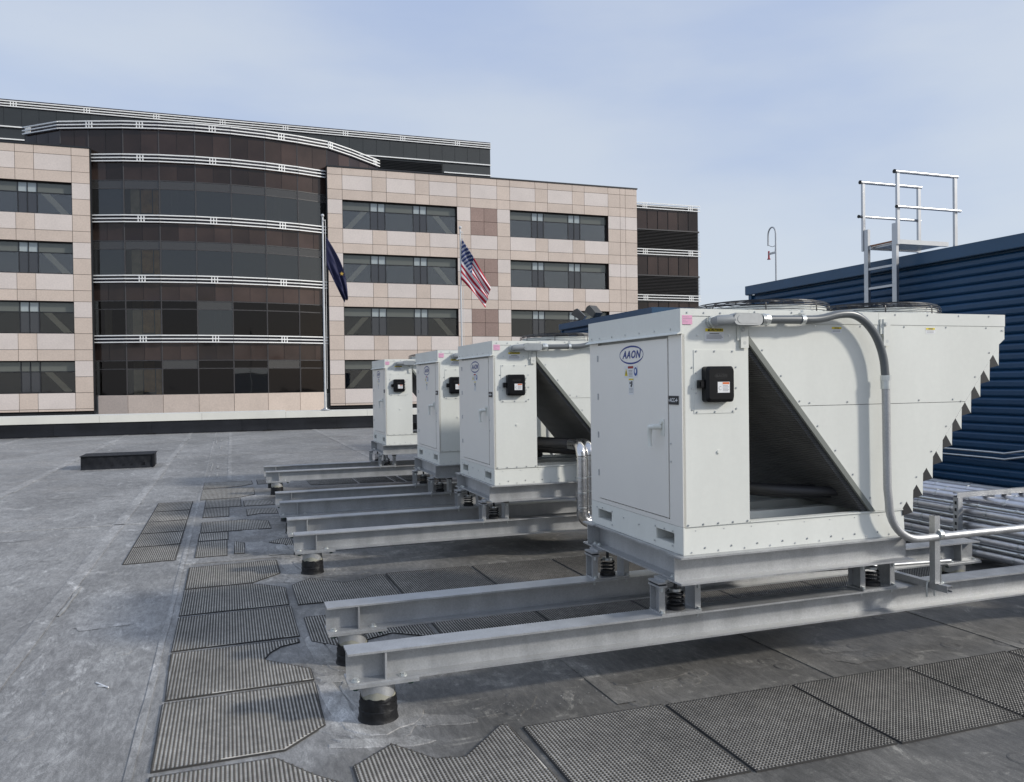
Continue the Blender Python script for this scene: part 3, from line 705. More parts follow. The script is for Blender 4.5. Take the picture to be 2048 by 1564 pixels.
    m.add([(x, -.0032, z) for x, z in A] + [(x, -.045, z) for x, z in A] + [(x, -.058, z) for x, z in B], [(i, (i + 1) % n, n + (i + 1) % n, n + i) for i in range(n)] + [(n + i, n + (i + 1) % n, 2 * n + (i + 1) % n, 2 * n + i) for i in range(n)] + [tuple(range(2 * n, 3 * n))])
    dbox = obj('disconnect_box', m, 'black_plastic', t)
    m = MB(); m.box(.088, .1215, -.034, -.010, .906, .951); m.box(.094, .114, -.040, -.0342, .915, .942); obj('latch', m, 'black_plastic', dbox)
    for z in (.86, .90, .94, .975):
        m = MB(); m.box(.2972, .304, -.035, -.018, z - .008, z + .008); obj('hinge', m, 'black_plastic', dbox)
    m = MB(); q = lambda k, x0, x1, z0, z1, e=.0: (setattr(m, 'k', k), m.add([(x0, -.0585 - e, z0), (x1, -.0585 - e, z0), (x1, -.0585 - e, z1), (x0, -.0585 - e, z1)], [(0, 1, 2, 3)]))
    q(0, .187, .263, .881, .940); q(1, .218, .260, .927, .938, .0006)
    for i in range(5): q(2, .219, .252 + .006 * (i % 2), .918 - i * .007, .9205 - i * .007, .0006)
    m.k = 2; m.add([(.204 + rq * math.cos(a), -.0591, .906 + rq * math.sin(a)) for a in [1 + .45 * i for i in range(11)] for rq in (.0105, .0085)], [(2 * i, 2 * i + 2, 2 * i + 3, 2 * i + 1) for i in range(10)])
    obj('sticker', m, ['white', 'sign_orange', 'print_grey'], dbox)
    m = MB(); n = 30; m.add([(.208 + a * math.cos(2 * math.pi * i / n), -.0588, .972 + a * .36 * math.sin(2 * math.pi * i / n)) for i in range(n) for a in (.040, .037)], [(2 * i, 2 * ((i + 1) % n), 2 * ((i + 1) % n) + 1, 2 * i + 1) for i in range(n)]); put_text(m, text('AAON', .022, .28, .0005, 1.15), lambda u, v: (.208 + u, -.0588, .972 + v)); obj('embossed_mark', m, 'black_rubber', dbox)
    # caution sticker, pink slip, name plate strip, vent plug
    m = MB(); q = lambda k, x0, x1, z0, z1, e=.0: (setattr(m, 'k', k), m.add([(x0, -.0012 - e, z0), (x1, -.0012 - e, z0), (x1, -.0012 - e, z1), (x0, -.0012 - e, z1)], [(0, 1, 2, 3)]))
    q(0, .146, .267, 1.164, 1.236); q(1, .149, .264, 1.216, 1.2335, .0006); m.k = 2; put_text(m, text('CAUTION', .0165, 0, .0006, 1.15), lambda u, v: (.216 + u, -.0026, 1.2245 + v))
    m.add([(.163, -.0026, 1.2185), (.177, -.0026, 1.2185), (.170, -.0026, 1.231)], [(0, 1, 2)]); q(2, .176, .238, 1.203, 1.2065, .0006)
    for i in range(4): q(3, .156, .252 + .004 * (i % 3), 1.1955 - i * .0065, 1.1985 - i * .0065, .0006)
    obj('caution_sticker', m, ['white', 'yellow', 'print_black', 'print_grey'], cab)
    m = MB(); q = lambda k, x0, x1, z0, z1, e=.0: (setattr(m, 'k', k), m.add([(x0, -.0046 - e, z0), (x1, -.0046 - e, z0), (x1, -.0046 - e, z1), (x0, -.0046 - e, z1)], [(0, 1, 2, 3)]))
    q(0, .003, .066, 1.254, 1.303)
    for i, w in enumerate((.040, .055, .018, .032)): q(1, .008, .008 + w, 1.293 - i * .009, 1.2945 - i * .009, .0006)
    obj('pink_slip', m, ['pink', 'print_grey'], t)
    m = MB(); m.tube([(.226, -.0002, .555), (.226, -.006, .555)], .010, 12); obj('plug', m, 'paint', cab)
    # V shaped condenser section
    def side(y0, y1, nm, poly, parent):
        m = MB(); m.prism(poly, 'y', y0, y1); return obj(nm, m, 'paint', parent)
    up = [(.432, 1.194), (.757, .7965), (2.022, .7965), (2.307, 1.152), (2.354, 1.186), (2.354, 1.2655), (.432, 1.2655)]
    lo = [(.760, .7935), (1.307, .159), (1.515, .159), (2.019, .7935)]
    for a, b in ((.0, .012), (Wd - .012, Wd)):
        side(a, b, 'side_sheet', up, t); side(a, b, 'side_sheet', lo, t)
        m = MB(); m.box(.432, 1.342, a - (.003 if a < .5 else 0), b + (.003 if a > .5 else 0), 1.2665, 1.3405); m.box(1.344, 2.356, a - (.003 if a < .5 else 0), b + (.003 if a > .5 else 0), 1.2665, 1.3405); obj('top_rail', m, 'paint', t)
    m = MB(); m.box(.43, 2.352, .013, Wd - .013, 1.318, 1.338); m.box(2.340, 2.353, .013, Wd - .013, 1.19, 1.3175); deck = obj('fan_deck', m, 'paint', t)
    # coils: inner face black, with painted edge angle
    m = MB(); m.prism([(.433, 1.16), (.433, 1.10), (1.225, .160), (1.275, .160)], 'y', .014, Wd - .014); coil = obj('coil', m, 'coil', t)
    m = MB(); m.prism([(.428, 1.196), (.428, 1.150), (1.268, .158), (1.306, .158)], 'y', -.005, .0135); obj('edge_angle', m, 'edge_paint', coil)
    m = MB(); m.prism([(2.285, 1.150), (2.215, 1.150), (1.475, .160), (1.520, .160)], 'y', .014, Wd - .014); obj('coil', m, 'coil', t)
    m = MB(); m.tube([(.46, .42, .235), (.46, .88, .235)], .035, 12); m.tube([(.35, .50, .235), (.66, .50, .235)], .040, 12); m.tube([(.44, .86, .24), (.86, .86, .24)], .03, 10); obj('header_pipe', m, 'black_pipe', t, True)
    # saw-tooth louvers down the outer slope
    for i in range(10):
        x = 2.307 - .0787 * i; z = 1.152 - .0985 * i
        m = MB(); a, b, c = (x, z), (x - .004, z - .134), (x - .0787, z - .0990); d = (x - .0780, z - .148); T = (a[0] + (c[0] - a[0]) * .66, a[1] + (c[1] - a[1]) * .66)
        P6 = [a, b, d, c, T]; m.add([(p[0], 0, p[1]) for p in P6] + [(p[0], Wd, p[1]) for p in P6], [(0, 1, 4), (5, 9, 6), (0, 5, 6, 1)]); m.k = 1; m.add([(p[0], 0, p[1]) for p in P6] + [(p[0], Wd, p[1]) for p in P6], [(4, 1, 2, 3), (9, 8, 7, 6), (1, 6, 7, 2), (2, 7, 8, 3), (3, 8, 9, 4), (4, 9, 5, 0)])
        obj('louver', m, ['paint', 'black_rubber'], t)
    # lifting lugs
    for x0, z0, z1, yo in ((.368, 1.126, 1.258, -.004), (1.368, 1.140, 1.300, -.0045)):
        m = MB(); m.box(x0, x0 + .050, yo - .012, yo - .008, z0, z1); m.box(x0 - .018, x0, yo - .006, yo, z1 - .09, z1); m.box(x0 - .002, x0 + .003, yo - .010, yo, z1 - .09, z1); m.k = 1
        m.add([(x0 + .026 + .010 * math.cos(a), yo - .0125, z0 + .028 + .010 * math.sin(a)) for a in [i * .5236 for i in range(12)]], [tuple(range(12))]); m.bolt((x0 + .012, yo - .012, z1 - .03), (0, -1, 0), .009, .008); obj('lifting_lug', m, ['paint', 'inner_paint'], t)
    for x0, z0 in ((.999, 1.215), (1.707, 1.217)):
        m = MB(); q = lambda k, a, b, c, d, e=.0: (setattr(m, 'k', k), m.add([(a, -.0008 - e, c), (b, -.0008 - e, c), (b, -.0008 - e, d), (a, -.0008 - e, d)], [(0, 1, 2, 3)]))
        q(0, x0, x0 + .073, z0, z0 + .036); q(1, x0 + .002, x0 + .071, z0 + .023, z0 + .0345, .0005); q(2, x0 + .02, x0 + .056, z0 + .026, z0 + .031, .001)
        for i in range(2): q(3, x0 + .008, x0 + .062, z0 + .007 + i * .008, z0 + .010 + i * .008, .0005)
        obj('caution_sticker', m, ['white', 'yellow', 'print_black', 'print_grey'], t)
    # sheet screws
    m = MB(); pts = []
    for x in (.035, .14, .245, .345): pts.append((x, -.004, 1.318))
    for i in range(8): pts.append((.47 + .25 * i, -.003, 1.328))
    for x in (.09, .205, .32): pts += [(x, -.0028, 1.108), (x, -.0028, .776)]
    for z in (.99, .88): pts += [(.088, -.0028, z), (.320, -.0028, z)]
    for z in (1.02, .905, .79): pts += [(.064, .0, z), (.344, .0, z)]
    for x in (.10, .30): pts.append((x, .0, 1.195))
    for i in range(5): pts.append((.03 + .095 * i, .0, .162))
    for i in range(9): pts.append((.08 + .18 * i, .011, .128))
    for i in range(18): pts.append((.05 + .085 * i, .002, .012 + .02 * (i % 2)))
    for i in range(5): pts.append((.84 + .27 * i, .0, .812))
    for i in range(7): pts.append((2.225 - .12 * i, .0, 1.10 - .151 * i))
    for i in range(7): pts.append((.52 + .125 * i, .0, 1.115 - .146 * i))
    for i in range(6): pts.append((.55 + .33 * i, .0, 1.256))
    for x in (2.34, 2.33): pts += [(x, .0, 1.24)]
    for p in pts: m.tube([p, (p[0], p[1] - .0015, p[2])], .0062, 8); m.tube([p, (p[0], p[1] - .005, p[2])], .0038, 6)
    for y in (.10, .28, .46, .64, .82, 1.0, 1.12): m.tube([(-.008, y, 1.232), (-.014, y, 1.232)], .005, 6)
    for y, z in ((.11, .115), (.11, .035), (.20, .115), (.30, .115), (.31, .03), (.5, .09), (.7, .1), (.86, .115), (1.0, .118), (1.08, .115), (.86, .03), (.12, .60), (.12, .50)): m.tube([(.0, y, z), (-.006, y, z)], .0048, 6)
    s_ = obj('screws', m, 'galv_bright', t); s_['kind'] = 'stuff'
    # fans with wire guards
    for fx in (.935, 1.835):
        c0 = (fx, Wd / 2)
        m = MB(); n = 40; vs = []
        for j in range(n):
            a = 2 * math.pi * j / n
            for r, z in ((.435, 1.3385), (.405, 1.368), (.405, 1.395), (.398, 1.395), (.395, 1.3385)): vs.append((c0[0] + r * math.cos(a), c0[1] + r * math.sin(a), z))
        m.add(vs, [(5 * j + q_, 5 * ((j + 1) % n) + q_, 5 * ((j + 1) % n) + q_ + 1, 5 * j + q_ + 1) for j in range(n) for q_ in range(4)])
        fan = obj('fan_shroud', m, 'paint', t, True)
        m = MB(); prof = [(.430, 1.352), (.430, 1.368), (.430, 1.384), (.428, 1.400), (.422, 1.412), (.408, 1.422), (.385, 1.429), (.345, 1.434), (.285, 1.438), (.22, 1.441), (.15, 1.443), (.08, 1.444)]
        for r, z in prof: m.tube([(c0[0] + r * math.cos(2 * math.pi * j / 40), c0[1] + r * math.sin(2 * math.pi * j / 40), z) for j in range(40)], .0026, 4, closed=True)
        for k in range(8):
            a = 2 * math.pi * (k + .3) / 8; m.tube([(c0[0] + r * math.cos(a), c0[1] + r * math.sin(a), z - .004) for r, z in [(.434, 1.339)] + prof], .0036, 4)
        obj('wire_guard', m, 'black_wire', fan)
        for k in range(5):
            a = 2 * math.pi * k / 5; m = MB(); e1 = Vector((math.cos(a), math.sin(a), 0)); e2 = Vector((-math.sin(a), math.cos(a), 0)); cc = Vector((c0[0], c0[1], 1.36))
            m.add([cc + e1 * .07 - e2 * .05 + Vector((0, 0, -.02)), cc + e1 * .07 + e2 * .05 + Vector((0, 0, .02)), cc + e1 * .40 + e2 * .12 + Vector((0, 0, .012)), cc + e1 * .40 - e2 * .08 + Vector((0, 0, -.018))], [(0, 1, 2, 3)]); obj('fan_blade', m, 'black_plastic', fan)
        m = MB(); m.lathe([(.08, 0), (.08, .10)], (c0[0], c0[1], 1.33), 18); obj('motor_hub', m, 'black_plastic', fan, True)
    return t
UL = ['pale grey condensing unit tagged ACC-4 with dark conduit looping over its side',
      'pale grey condensing unit with shiny silver pipe bends beside its base skid',
      'pale grey condensing unit partly hidden between the two units beside it',
      'pale grey condensing unit at the parapet end of the row']
unit0 = condensing_unit((2.315, UY[0], UZ), UL[0])
for u in range(1, 4): dup(unit0, (2.315, UY[u], UZ), UL[u])
# engraved tag on the door stile: only ACC-4 is legible in the photograph
def nameplate(u, s):
    roots = [o for o in bpy.data.objects if o.get('category') == 'condenser' and abs(o.location.y - UY[u]) < .01]
    m = MB(); m.box(-.006, -.0008, .034, .131, .818, .866); m.k = 1
    if s: put_text(m, text(s, .029, .12, .0007, .92), lambda a, b: (-.0066, .082 - a, .842 + b))
    else:
        for i in range(3): m.box(-.0066, -.0061, .055 + .02 * i, .066 + .02 * i, .834, .850)
    for y in (.039, .126): m.tube([(-.006, y, .842), (-.008, y, .842)], .004, 6)
    obj('name_plate', m, ['nameplate', 'white'], roots[0])
nameplate(0, 'ACC-4')
for u in range(1, 4): nameplate(u, None)

# ---------------------------------------------------------------- conduits
def arc(p, q, r, n=7):
    return []
def smooth_path(pts, it=3):
    pts = [Vector(p) for p in pts]
    for _ in range(it):
        o = [pts[0]]
        for a, b in zip(pts[:-1], pts[1:]): o += [a.lerp(b, .25), a.lerp(b, .75)]
        o.append(pts[-1]); pts = o
    return pts
def conduit(loc, label):
    t = thing('electrical_conduit', label, 'conduit', loc, 'conduits feeding the units'); y = -.068
    m = MB(); m.tube([(.185, -.004, 1.268), (.185, -.022, 1.268)], .034, 8); m.tube([(.185, -.022, 1.268), (.185, -.040, 1.270)], .028, 16); obj('hub', m, 'zinc', t)
    m = MB(); m.tube([(.185, -.038, 1.269), (.188, y, 1.270), (.215, y, 1.272), (.28, y, 1.276)], [.026, .030, .030, .031], 16); obj('elbow', m, 'pvc_fitting', t, True)
    m = MB(); st = lambda r, x0, x1, zc: [(x1 + r * math.cos(rad(a)), zc + r * math.sin(rad(a))) for a in range(-90, 91, 15)] + [(x0 + r * math.cos(rad(a)), zc + r * math.sin(rad(a))) for a in range(90, 271, 15)]
    m.prism(st(.034, .297, .425, 1.279), 'y', y - .024, y + .03); body = obj('conduit_body', m, 'pvc_fitting', t, True)
    m = MB(); m.prism(st(.032, .300, .422, 1.279), 'y', y - .030, y - .0242); m.prism(st(.022, .312, .410, 1.279), 'y', y - .0322, y - .0302); obj('cover', m, 'cover_alu', body, True)
    m = MB()
    for i, x in enumerate((.462, .471, .480)): m.tube([(x, y, 1.281), (x + .006, y, 1.281)], .033, 16)
    m.tube([(.488, y, 1.281), (.512, y, 1.281)], .031, 8); obj('coupling', m, 'zinc', t)
    path = smooth_path([(.505, y, 1.281), (.73, y, 1.284), (.86, y, 1.286), (1.00, y, 1.322), (1.13, y, 1.318), (1.25, y, 1.22), (1.315, y, 1.08), (1.328, y, .94)], 3)
    m = MB(); m.tube(path, .0235, 16); obj('flexible_hose', m, 'pvc_grey', t, True)
    m = MB(); m.tube([(1.328, y, .965), (1.328, y, .935)], .031, 8); m.tube([(1.328, y, .935), (1.329, y, .885)], .029, 16); obj('coupling', m, 'zinc', t, True)
    path = [(1.329, y, .90), (1.335, y, .30), (1.345, y, .22)] + [(1.57 - .225 * math.cos(a), y, .21 - .225 * math.sin(a)) for a in [i * math.pi / 2 / 10 for i in range(1, 10)]] + [(1.575, y, -.015), (2.0, y, -.012), (3.42, y, -.01)] + [(3.42 + .12 * math.sin(a), y, -.13 + .12 * math.cos(a)) for a in [i * math.pi / 12 for i in range(1, 7)]] + [(3.54, y, -.60)]
    m = MB(); m.tube(path, .0235, 16); obj('rigid_pipe', m, 'galv', t, True)
    m = MB(); m.tube([(.725, y, 1.284), (.750, y, 1.284)], .028, 16); m.box(.727, .748, y - .004, -.004, 1.309, 1.316); m.tube([(.737, y, 1.305), (.737, y, 1.335)], .009, 6); m.box(.720, .755, y - .010, y + .012, 1.316, 1.322); obj('pipe_clamp', m, 'zinc', t)
    return t
con0 = None
for u in range(4):
    lb = 'conduit with dark flexible hose on ' + ULAB[u]
    if con0 is None: con0 = conduit((2.315, UY[u], UZ), lb)
    else: dup(con0, (2.315, UY[u], UZ), lb)
# strut stand holding the near conduit
t = thing('strut_stand', 'small galvanised strut stand clamped on the front beam and holding the conduit', 'strut stand', (4.045, 3.78, BZ1))
m = MB()
def channel(m, ax, a, b, cu, cv, s=.0206, th=.003):
    """open strut channel: walls round a square with a slot on the +u side"""
    P = [(-s, -s), (s, -s), (s, -s * .45), (s - th, -s * .45), (s - th, -s + th), (-s + th, -s + th), (-s + th, s - th), (s - th, s - th), (s - th, s * .45), (s, s * .45), (s, s), (-s, s)]
    return m.prism([(cu + p[0], cv + p[1]) for p in P], ax, a, b)
m = MB(); channel(m, 'y', -.10, .46, .0, .0225); obj('cross_arm', m, 'galv', t)
m = MB(); channel(m, 'z', .0445, .455, -.02, -.012); obj('post', m, 'galv', t)
m = MB(); m.box(.004, .007, -.034, .010, .047, .150); m.box(.004, .045, -.034, .010, .044, .047); m.bolt((.007, -.012, .125), (1, 0, 0), .010); m.bolt((.007, -.012, .085), (1, 0, 0), .010); m.bolt((.03, -.012, .047), (0, 0, 1), .010); obj('angle_bracket', m, 'zinc', t)
m = MB(); m.tube(smooth_path([(-.03, .04, -.05), (-.03, .04, .052), (.03, .04, .052), (.03, .04, -.05)], 2), .006, 8); obj('u_bolt', m, 'zinc', t, True)
m = MB(); m.tube([(-.016, -.028, .34), (.012, -.028, .34)], .031, 14); m.tube([(-.002, -.028, .305), (-.002, -.028, .285)], .007, 6); obj('pipe_clamp', m, 'zinc', t)

# thin bright rod lying along the frame (threaded rod seen under the near unit)
m = MB(); m.tube([(2.42, 4.16, .475), (4.6, 4.18, .405)], .011, 10); tag(obj('thin_conduit', m, 'galv', smooth=True), 'thin shiny conduit running under the base frame of the ACC-4 unit', 'conduit')
for u in range(4):
    m = MB(); P = Vector((2.315, UY[u], UZ))
    for k, (yy, zz) in enumerate(((.30, .30), (.38, .27), (.46, .30))):
        m.tube(smooth_path([P + Vector((.40, yy + .25, zz - .04)), P + Vector((.62, yy + .12, zz)), P + Vector((.80, yy - .12, zz - .015)), P + Vector((1.30, yy - .16, zz - .04)), P + Vector((1.62, yy - .16, zz - .06))], 2), .022 if k else .028, 10)
    tag(obj('refrigerant_lines', m, 'black_pipe', smooth=True), 'black insulated refrigerant lines crossing the open base of ' + ULAB[u], 'pipe', 'refrigerant lines inside the units')
def silver_bend(loc, label):
    t = thing('clad_pipe_bend', label, 'pipe', loc, 'silver clad pipe bends')
    r = .046
    m = MB(); m.tube([(0, 0, .42), (0, 0, .95)], r, 18); obj('riser', m, 'cladding_new', t, True)
    m = MB(); el = [(0, 0, .95)] + [(-.0, .10 - .10 * math.cos(a), .95 + .10 * math.sin(a)) for a in [i * math.pi / 12 for i in range(1, 7)]] + [(-.02, .22, 1.05)]; m.tube(el, r * 1.1, 16); obj('top_elbow', m, 'cladding_new', t, True)
    m = MB(); m.tube([(-.02, .20, 1.05), (-.30, .55, 1.06)], r * .95, 14); obj('inlet_pipe', m, 'black_pipe', t, True)
    m = MB(); el = [(0, 0, .44)] + [(.10 - .10 * math.cos(a), 0, .42 - .10 * math.sin(a)) for a in [i * math.pi / 12 for i in range(1, 7)]] + [(.18, 0, .32)]; m.tube(el, r * 1.1, 16); obj('bottom_elbow', m, 'cladding_new', t, True)
    m = MB(); m.tube([(.16, 0, .32), (2.9, 0, .32)], r, 16); obj('run', m, 'cladding_new', t, True)
    for z in (.46, .60, .74, .92):
        m = MB(); m.tube([(0, 0, z), (0, 0, z + .014)], r * 1.05, 18); m.box(-.008, .008, -r * 1.18, -r, z - .002, z + .014); obj('band', m, 'galv_bright', t)
    return t
b0 = silver_bend((3.12, 6.95, 0), 'shiny silver clad pipe bend, outer of two, in front of the second base frame')
dup(b0, (3.235, 7.02, 0), 'shiny silver clad pipe bend, inner of two, against the second base frame')

# ---------------------------------------------------------------- blue clad plant rooms
WX, WZ = 8.1, 3.17
def blue_room(y0, y1, x1, label, zb, nm='plant_room'):
    t = thing(nm, label, 'plant room', (WX, y0, 0)); L_ = y1 - y0
    m = MB(); m.box(.06, x1 - WX, .06, L_ - .06, .0, zb - .05); obj('core_wall', m, 'blue', t)
    pit = .1
    prof = lambda zz: [(.058, zz), (.040, zz + .010), (.030, zz + .026), (.028, zz + .070), (.036, zz + .084), (.058, zz + .0995)]
    z = zb - .155 - pit; k = 0
    pl = MB(); pl.prism([(p[0], p[1]) for p in prof(0)], 'y', .075, L_ - .075)
    me = pl.mesh('siding_course', 'blue'); 
    pm = MB(); pm.prism([(p[0], p[1]) for p in prof(0)], 'x', .075, x1 - WX - .03); me2 = pm.mesh('siding_course', 'blue')
    while z > .04:
        link('siding_course', me, t, (0, 0, z)); link('siding_course', me2, t, (0, 0, z)); z -= pit; k += 1
    for (yy) in (.0, L_ - .074):
        m = MB(); m.box(-.012, .074, yy, yy + .074, .0, zb - .141); obj('corner_trim', m, 'blue_trim', t)
    m = MB(); m.box(-.045, x1 - WX + .05, -.045, L_ + .045, zb - .005, zb + .01); m.prism([(-.045, zb - .130), (-.038, zb - .130), (-.038, zb - .006), (-.045, zb - .006)], 'y', -.045, L_ + .045); m.box(-.038, x1 - WX + .05, -.045, -.038, zb - .130, zb - .006); m.prism([(-.0382, zb - .130), (.0, zb - .133), (.0, zb - .140), (-.0382, zb - .137)], 'y', -.04, L_ + .04); obj('coping', m, 'blue_trim', t)
    return t
blue_room(5.35, 11.25, 15.0, 'dark blue plant room clad in horizontal ribbed metal with a ladder on it', WZ)
blue_room(14.45, 19.2, 15.0, 'second dark blue plant room beyond, with two floodlights on its roof edge', WZ - .05)
# conduits along the blue wall
for z, lb in ((.800, 'upper of two thin conduits bent along the blue wall'), (.735, 'lower of two thin conduits bent along the blue wall')):
    m = MB(); m.tube([(WX - .04, 10.9, z), (WX - .04, 6.75, z), (WX - .04, 6.60, z - .003), (WX - .04, 6.35, z + .045), (WX - .04, 5.4, z + .05)], .013, 10)
    tag(obj('wall_conduit', m, 'galv_bright', smooth=True), lb, 'conduit')
m = MB(); m.tube([(WX - .25, 12.5, .42), (WX - .25, 4.2, .42)], .034, 14); m.tube([(WX - .25, 6.9, .42), (WX - .25, 6.84, .42)], .040, 14); tag(obj('header_pipe', m, 'galv', smooth=True), 'thick galvanised pipe running along the foot of the blue wall', 'pipe')
# roof access ladder with crossover platform and handrails
t = thing('roof_ladder', 'aluminium wall ladder with step-through handrails over the blue wall', 'ladder', (7.86, 7.92, 0)); W_ = .47
for y in (0, W_):
    m = MB(); m.box(-.02, .02, y - .035, y + .035, .05, 3.57); m.box(.0205, .045, y - .005, y + .005, .05, 3.57); obj('side_rail', m, 'alu', t)
z = .313
while z < 3.25: m = MB(); m.box(-.016, .016, .036, W_ - .036, z - .014, z + .014); obj('rung', m, 'alu', t); z += .249
for i, y in enumerate((-.052, W_ + .052)):
    m = MB(); m.box(-.030, .010, y - .016, y + .016, 3.30, 4.175); obj('handrail_post', m, 'alu', t)
    m = MB(); m.box(.90, .945, y - .016, y + .016, 3.20, 4.175); obj('handrail_post', m, 'alu', t)
    m = MB(); m.tube([(-.05, y, 4.197), (.965, y, 4.197)], .022, 14); hr = obj('top_handrail', m, 'alu', t, True)
    m = MB(); m.tube([(-.062, y, 4.197), (-.0502, y, 4.197)], .026, 12); obj('end_cap', m, 'black_plastic', hr)
    m = MB(); m.tube([(-.05, y + .03 * (1 if i else -1), 3.758), (.98, y + .03 * (1 if i else -1), 3.758)], .018, 12); hr = obj('middle_handrail', m, 'alu', t, True)
    m = MB(); m.tube([(-.062, y + .03 * (1 if i else -1), 3.758), (-.0502, y + .03 * (1 if i else -1), 3.758)], .022, 12); obj('end_cap', m, 'black_plastic', hr)
    m = MB(); m.box(-.005, .80, y * .8 - .02, y * .8 + .02, 3.305, 3.36); obj('platform_edge', m, 'alu', t)
for k in range(9):
    m = MB(); x = .04 + .085 * k; m.box(x, x + .055, -.02, W_ + .02, 3.318, 3.345); obj('platform_slat', m, 'alu', t)
m = MB(); m.box(-.005, .03, .05, W_ - .05, 3.346, 3.362); obj('nosing', m, 'wood', t)
m = MB(); m.box(.021, .235, W_ - .02, W_ + .02, 2.50, 2.58); m.box(.021, .235, -.02, .02, 2.50, 2.58); m.box(.03, .045, .021, W_ - .021, 2.51, 2.57); obj('standoff_bracket', m, 'alu', t)
# gooseneck mast with a red piece
t = thing('gooseneck_mast', 'thin grey gooseneck mast with a small red fitting on the blue roof', 'mast', (8.25, 10.75, WZ + .01))
m = MB(); pts = [(0, 0, 0), (0, 0, .78)] + [(0, .095 - .095 * math.cos(a), .78 + .12 * math.sin(a)) for a in [i * math.pi / 10 for i in range(1, 11)]] + [(0, .192, .62)]
m.tube(pts, .012, 8); obj('pole', m, 'galv', t, True)
m = MB(); m.box(-.012, .012, .0, .16, .47, .50); obj('arm', m, 'galv', t)
m = MB(); m.tube([(0, .175, .40), (0, .175, .53)], .014, 8); m.tube([(0, .175, .395), (0, .175, .41)], .026, 8); obj('red_fitting', m, 'red', t)
m = MB(); m.tube(smooth_path([(0, .17, .62), (0, .08, .58), (0, .01, .60), (0, .02, .5)], 2), .004, 5); obj('cable', m, 'black_wire', t)
# floodlights
def floodlight(loc, rz, label):
    t = thing('floodlight', label, 'floodlight', loc, 'floodlights on the far blue roof edge', rz)
    m = MB(); m.prism([(-.22, .16), (-.10, .02), (.22, .22), (.12, .36), (.02, .40)], 'x', -.17, .17); obj('housing', m, 'lamp_box', t)
    m = MB(); m.prism([(-.228, .162), (-.106, .014), (-.112, .010), (-.236, .160)], 'x', -.155, .155); obj('lens', m, 'glass_tint', t)
    m = MB(); m.box(-.13, .13, -.03, .03, .0, .022); m.tube([(0, 0, .022), (0, 0, .10)], .02, 8); obj('bracket', m, 'dark_metal', t)
    t.scale = (.78, .78, .78); return t
floodlight((8.18, 18.25, WZ - .04), rad(55), 'floodlight tilted at the corner of the far blue roof, beside another')
floodlight((8.20, 17.45, WZ - .03), rad(25), 'floodlight with its face turned along the far blue roof edge')

# ---------------------------------------------------------------- pipe rack
t = thing('pipe_rack', 'galvanised strut rack holding many silver clad pipes by the blue wall', 'pipe rack', (5.98, 5.35, 0))
m = MB(); channel(m, 'z', 0, .60, 0, 0, .026); obj('post', m, 'galv', t)
m = MB(); channel(m, 'z', 0, .60, 1.5, 0, .026); obj('post', m, 'galv', t)
m = MB(); channel(m, 'x', -.03, 1.6, 0, .622, .0215); obj('cross_arm', m, 'galv', t)
m = MB(); channel(m, 'x', .03, 1.47, 0, .062, .0206); obj('cross_arm', m, 'galv', t)
for x in (.42, .62): m = MB(); channel(m, 'z', .40, .60, x, .03, .0206); obj('hanger', m, 'galv', t)
m = MB()
for k in range(9): m.box(-.0275, -.0262, -.010, .010, .06 + .06 * k, .088 + .06 * k)
obj('slots', m, 'print_black', t)
RACK = t
def clad_pipe(x, z, r, y0, y1, label, mt='cladding'):
    t = thing('clad_pipe', label, 'pipe', (x, y0, z), 'silver clad pipes on the rack')
    m = MB(); m.tube([(0, 0, 0), (0, (y1 - y0) * .5, 0), (0, y1 - y0, 0)], r, 14); obj('pipe', m, mt, t, True)
    y = .12 + R_.uniform(0, .2)
    while y < y1 - y0 - .05:
        m = MB(); m.tube([(0, y, 0), (0, y + .012, 0)], r * 1.05, 14); m.box(-r * 1.35, -r * .98, y - .004, y + .018, -.010, .010); obj('band', m, 'galv_bright', t); y += .36
    return t
rows = [(.13, 'lowest'), (.245, 'second lowest'), (.36, 'middle'), (.475, 'second highest'), (.550, 'topmost')]
for i, (z, nm) in enumerate(rows):
    for j, x in enumerate((6.09, 6.30, 6.52, 6.74)):
        if i == 4 and j == 0: continue
        cn_ = ['column by the strut post', 'second column from the post', 'third column from the post', 'column by the blue wall'][j]
        clad_pipe(x + R_.uniform(-.01, .01), z, .046 if j != 1 else .040, -3.0, 12.0, '%s large silver clad pipe in the %s of the rack' % (nm, cn_))
    if i < 4: clad_pipe(6.055, z + .062, .016, -3.0, 12.0, 'thin pipe just above the %s large pipe in the column by the strut post' % nm, 'galv_bright')

dup(RACK, (5.98, 9.6, 0), 'second galvanised strut rack under the pipes, hidden behind the first unit')
dup(RACK, (5.98, .9, 0), 'galvanised strut rack under the pipes where they leave the blue wall')
# ---------------------------------------------------------------- low roof curb
t = thing('roof_curb', 'low box shaped roof curb wrapped in black membrane standing alone on the deck', 'curb', (-2.15, 18.6, 0))
m = MB(); nx = 26; vs = []; fs = []
for k, (z, e) in enumerate(((0, .03), (.05, .0), (.12, .0), (.20, .0), (.262, .0))):
    for i in range(nx + 1):
        x = -.67 + 1.34 * i / nx; vs.append((x, -.40 - e + .016 * math.sin(i * 1.7 + k * 2.1) * (1 if 0 < k < 4 else .2) + R_.uniform(-.007, .007), z))
for k in range(4):
    for i in range(nx): a = k * (nx + 1) + i; fs.append((a, a + 1, a + nx + 2, a + nx + 1))
m.add(vs, fs); obj('wrapped_side', m, 'membrane_black', t, True)
m = MB(); m.box(-.67, .67, -.385, .40, 0, .262); obj('box', m, 'membrane_black', t)
m = MB(); m.box(-.69, .69, -.425, .42, .2622, .276); obj('top_sheet', m, 'membrane_black', t)
m = MB(); m.box(.655, .70, -.43, -.38, .02, .285); obj('corner_fold', m, 'membrane_black', t)

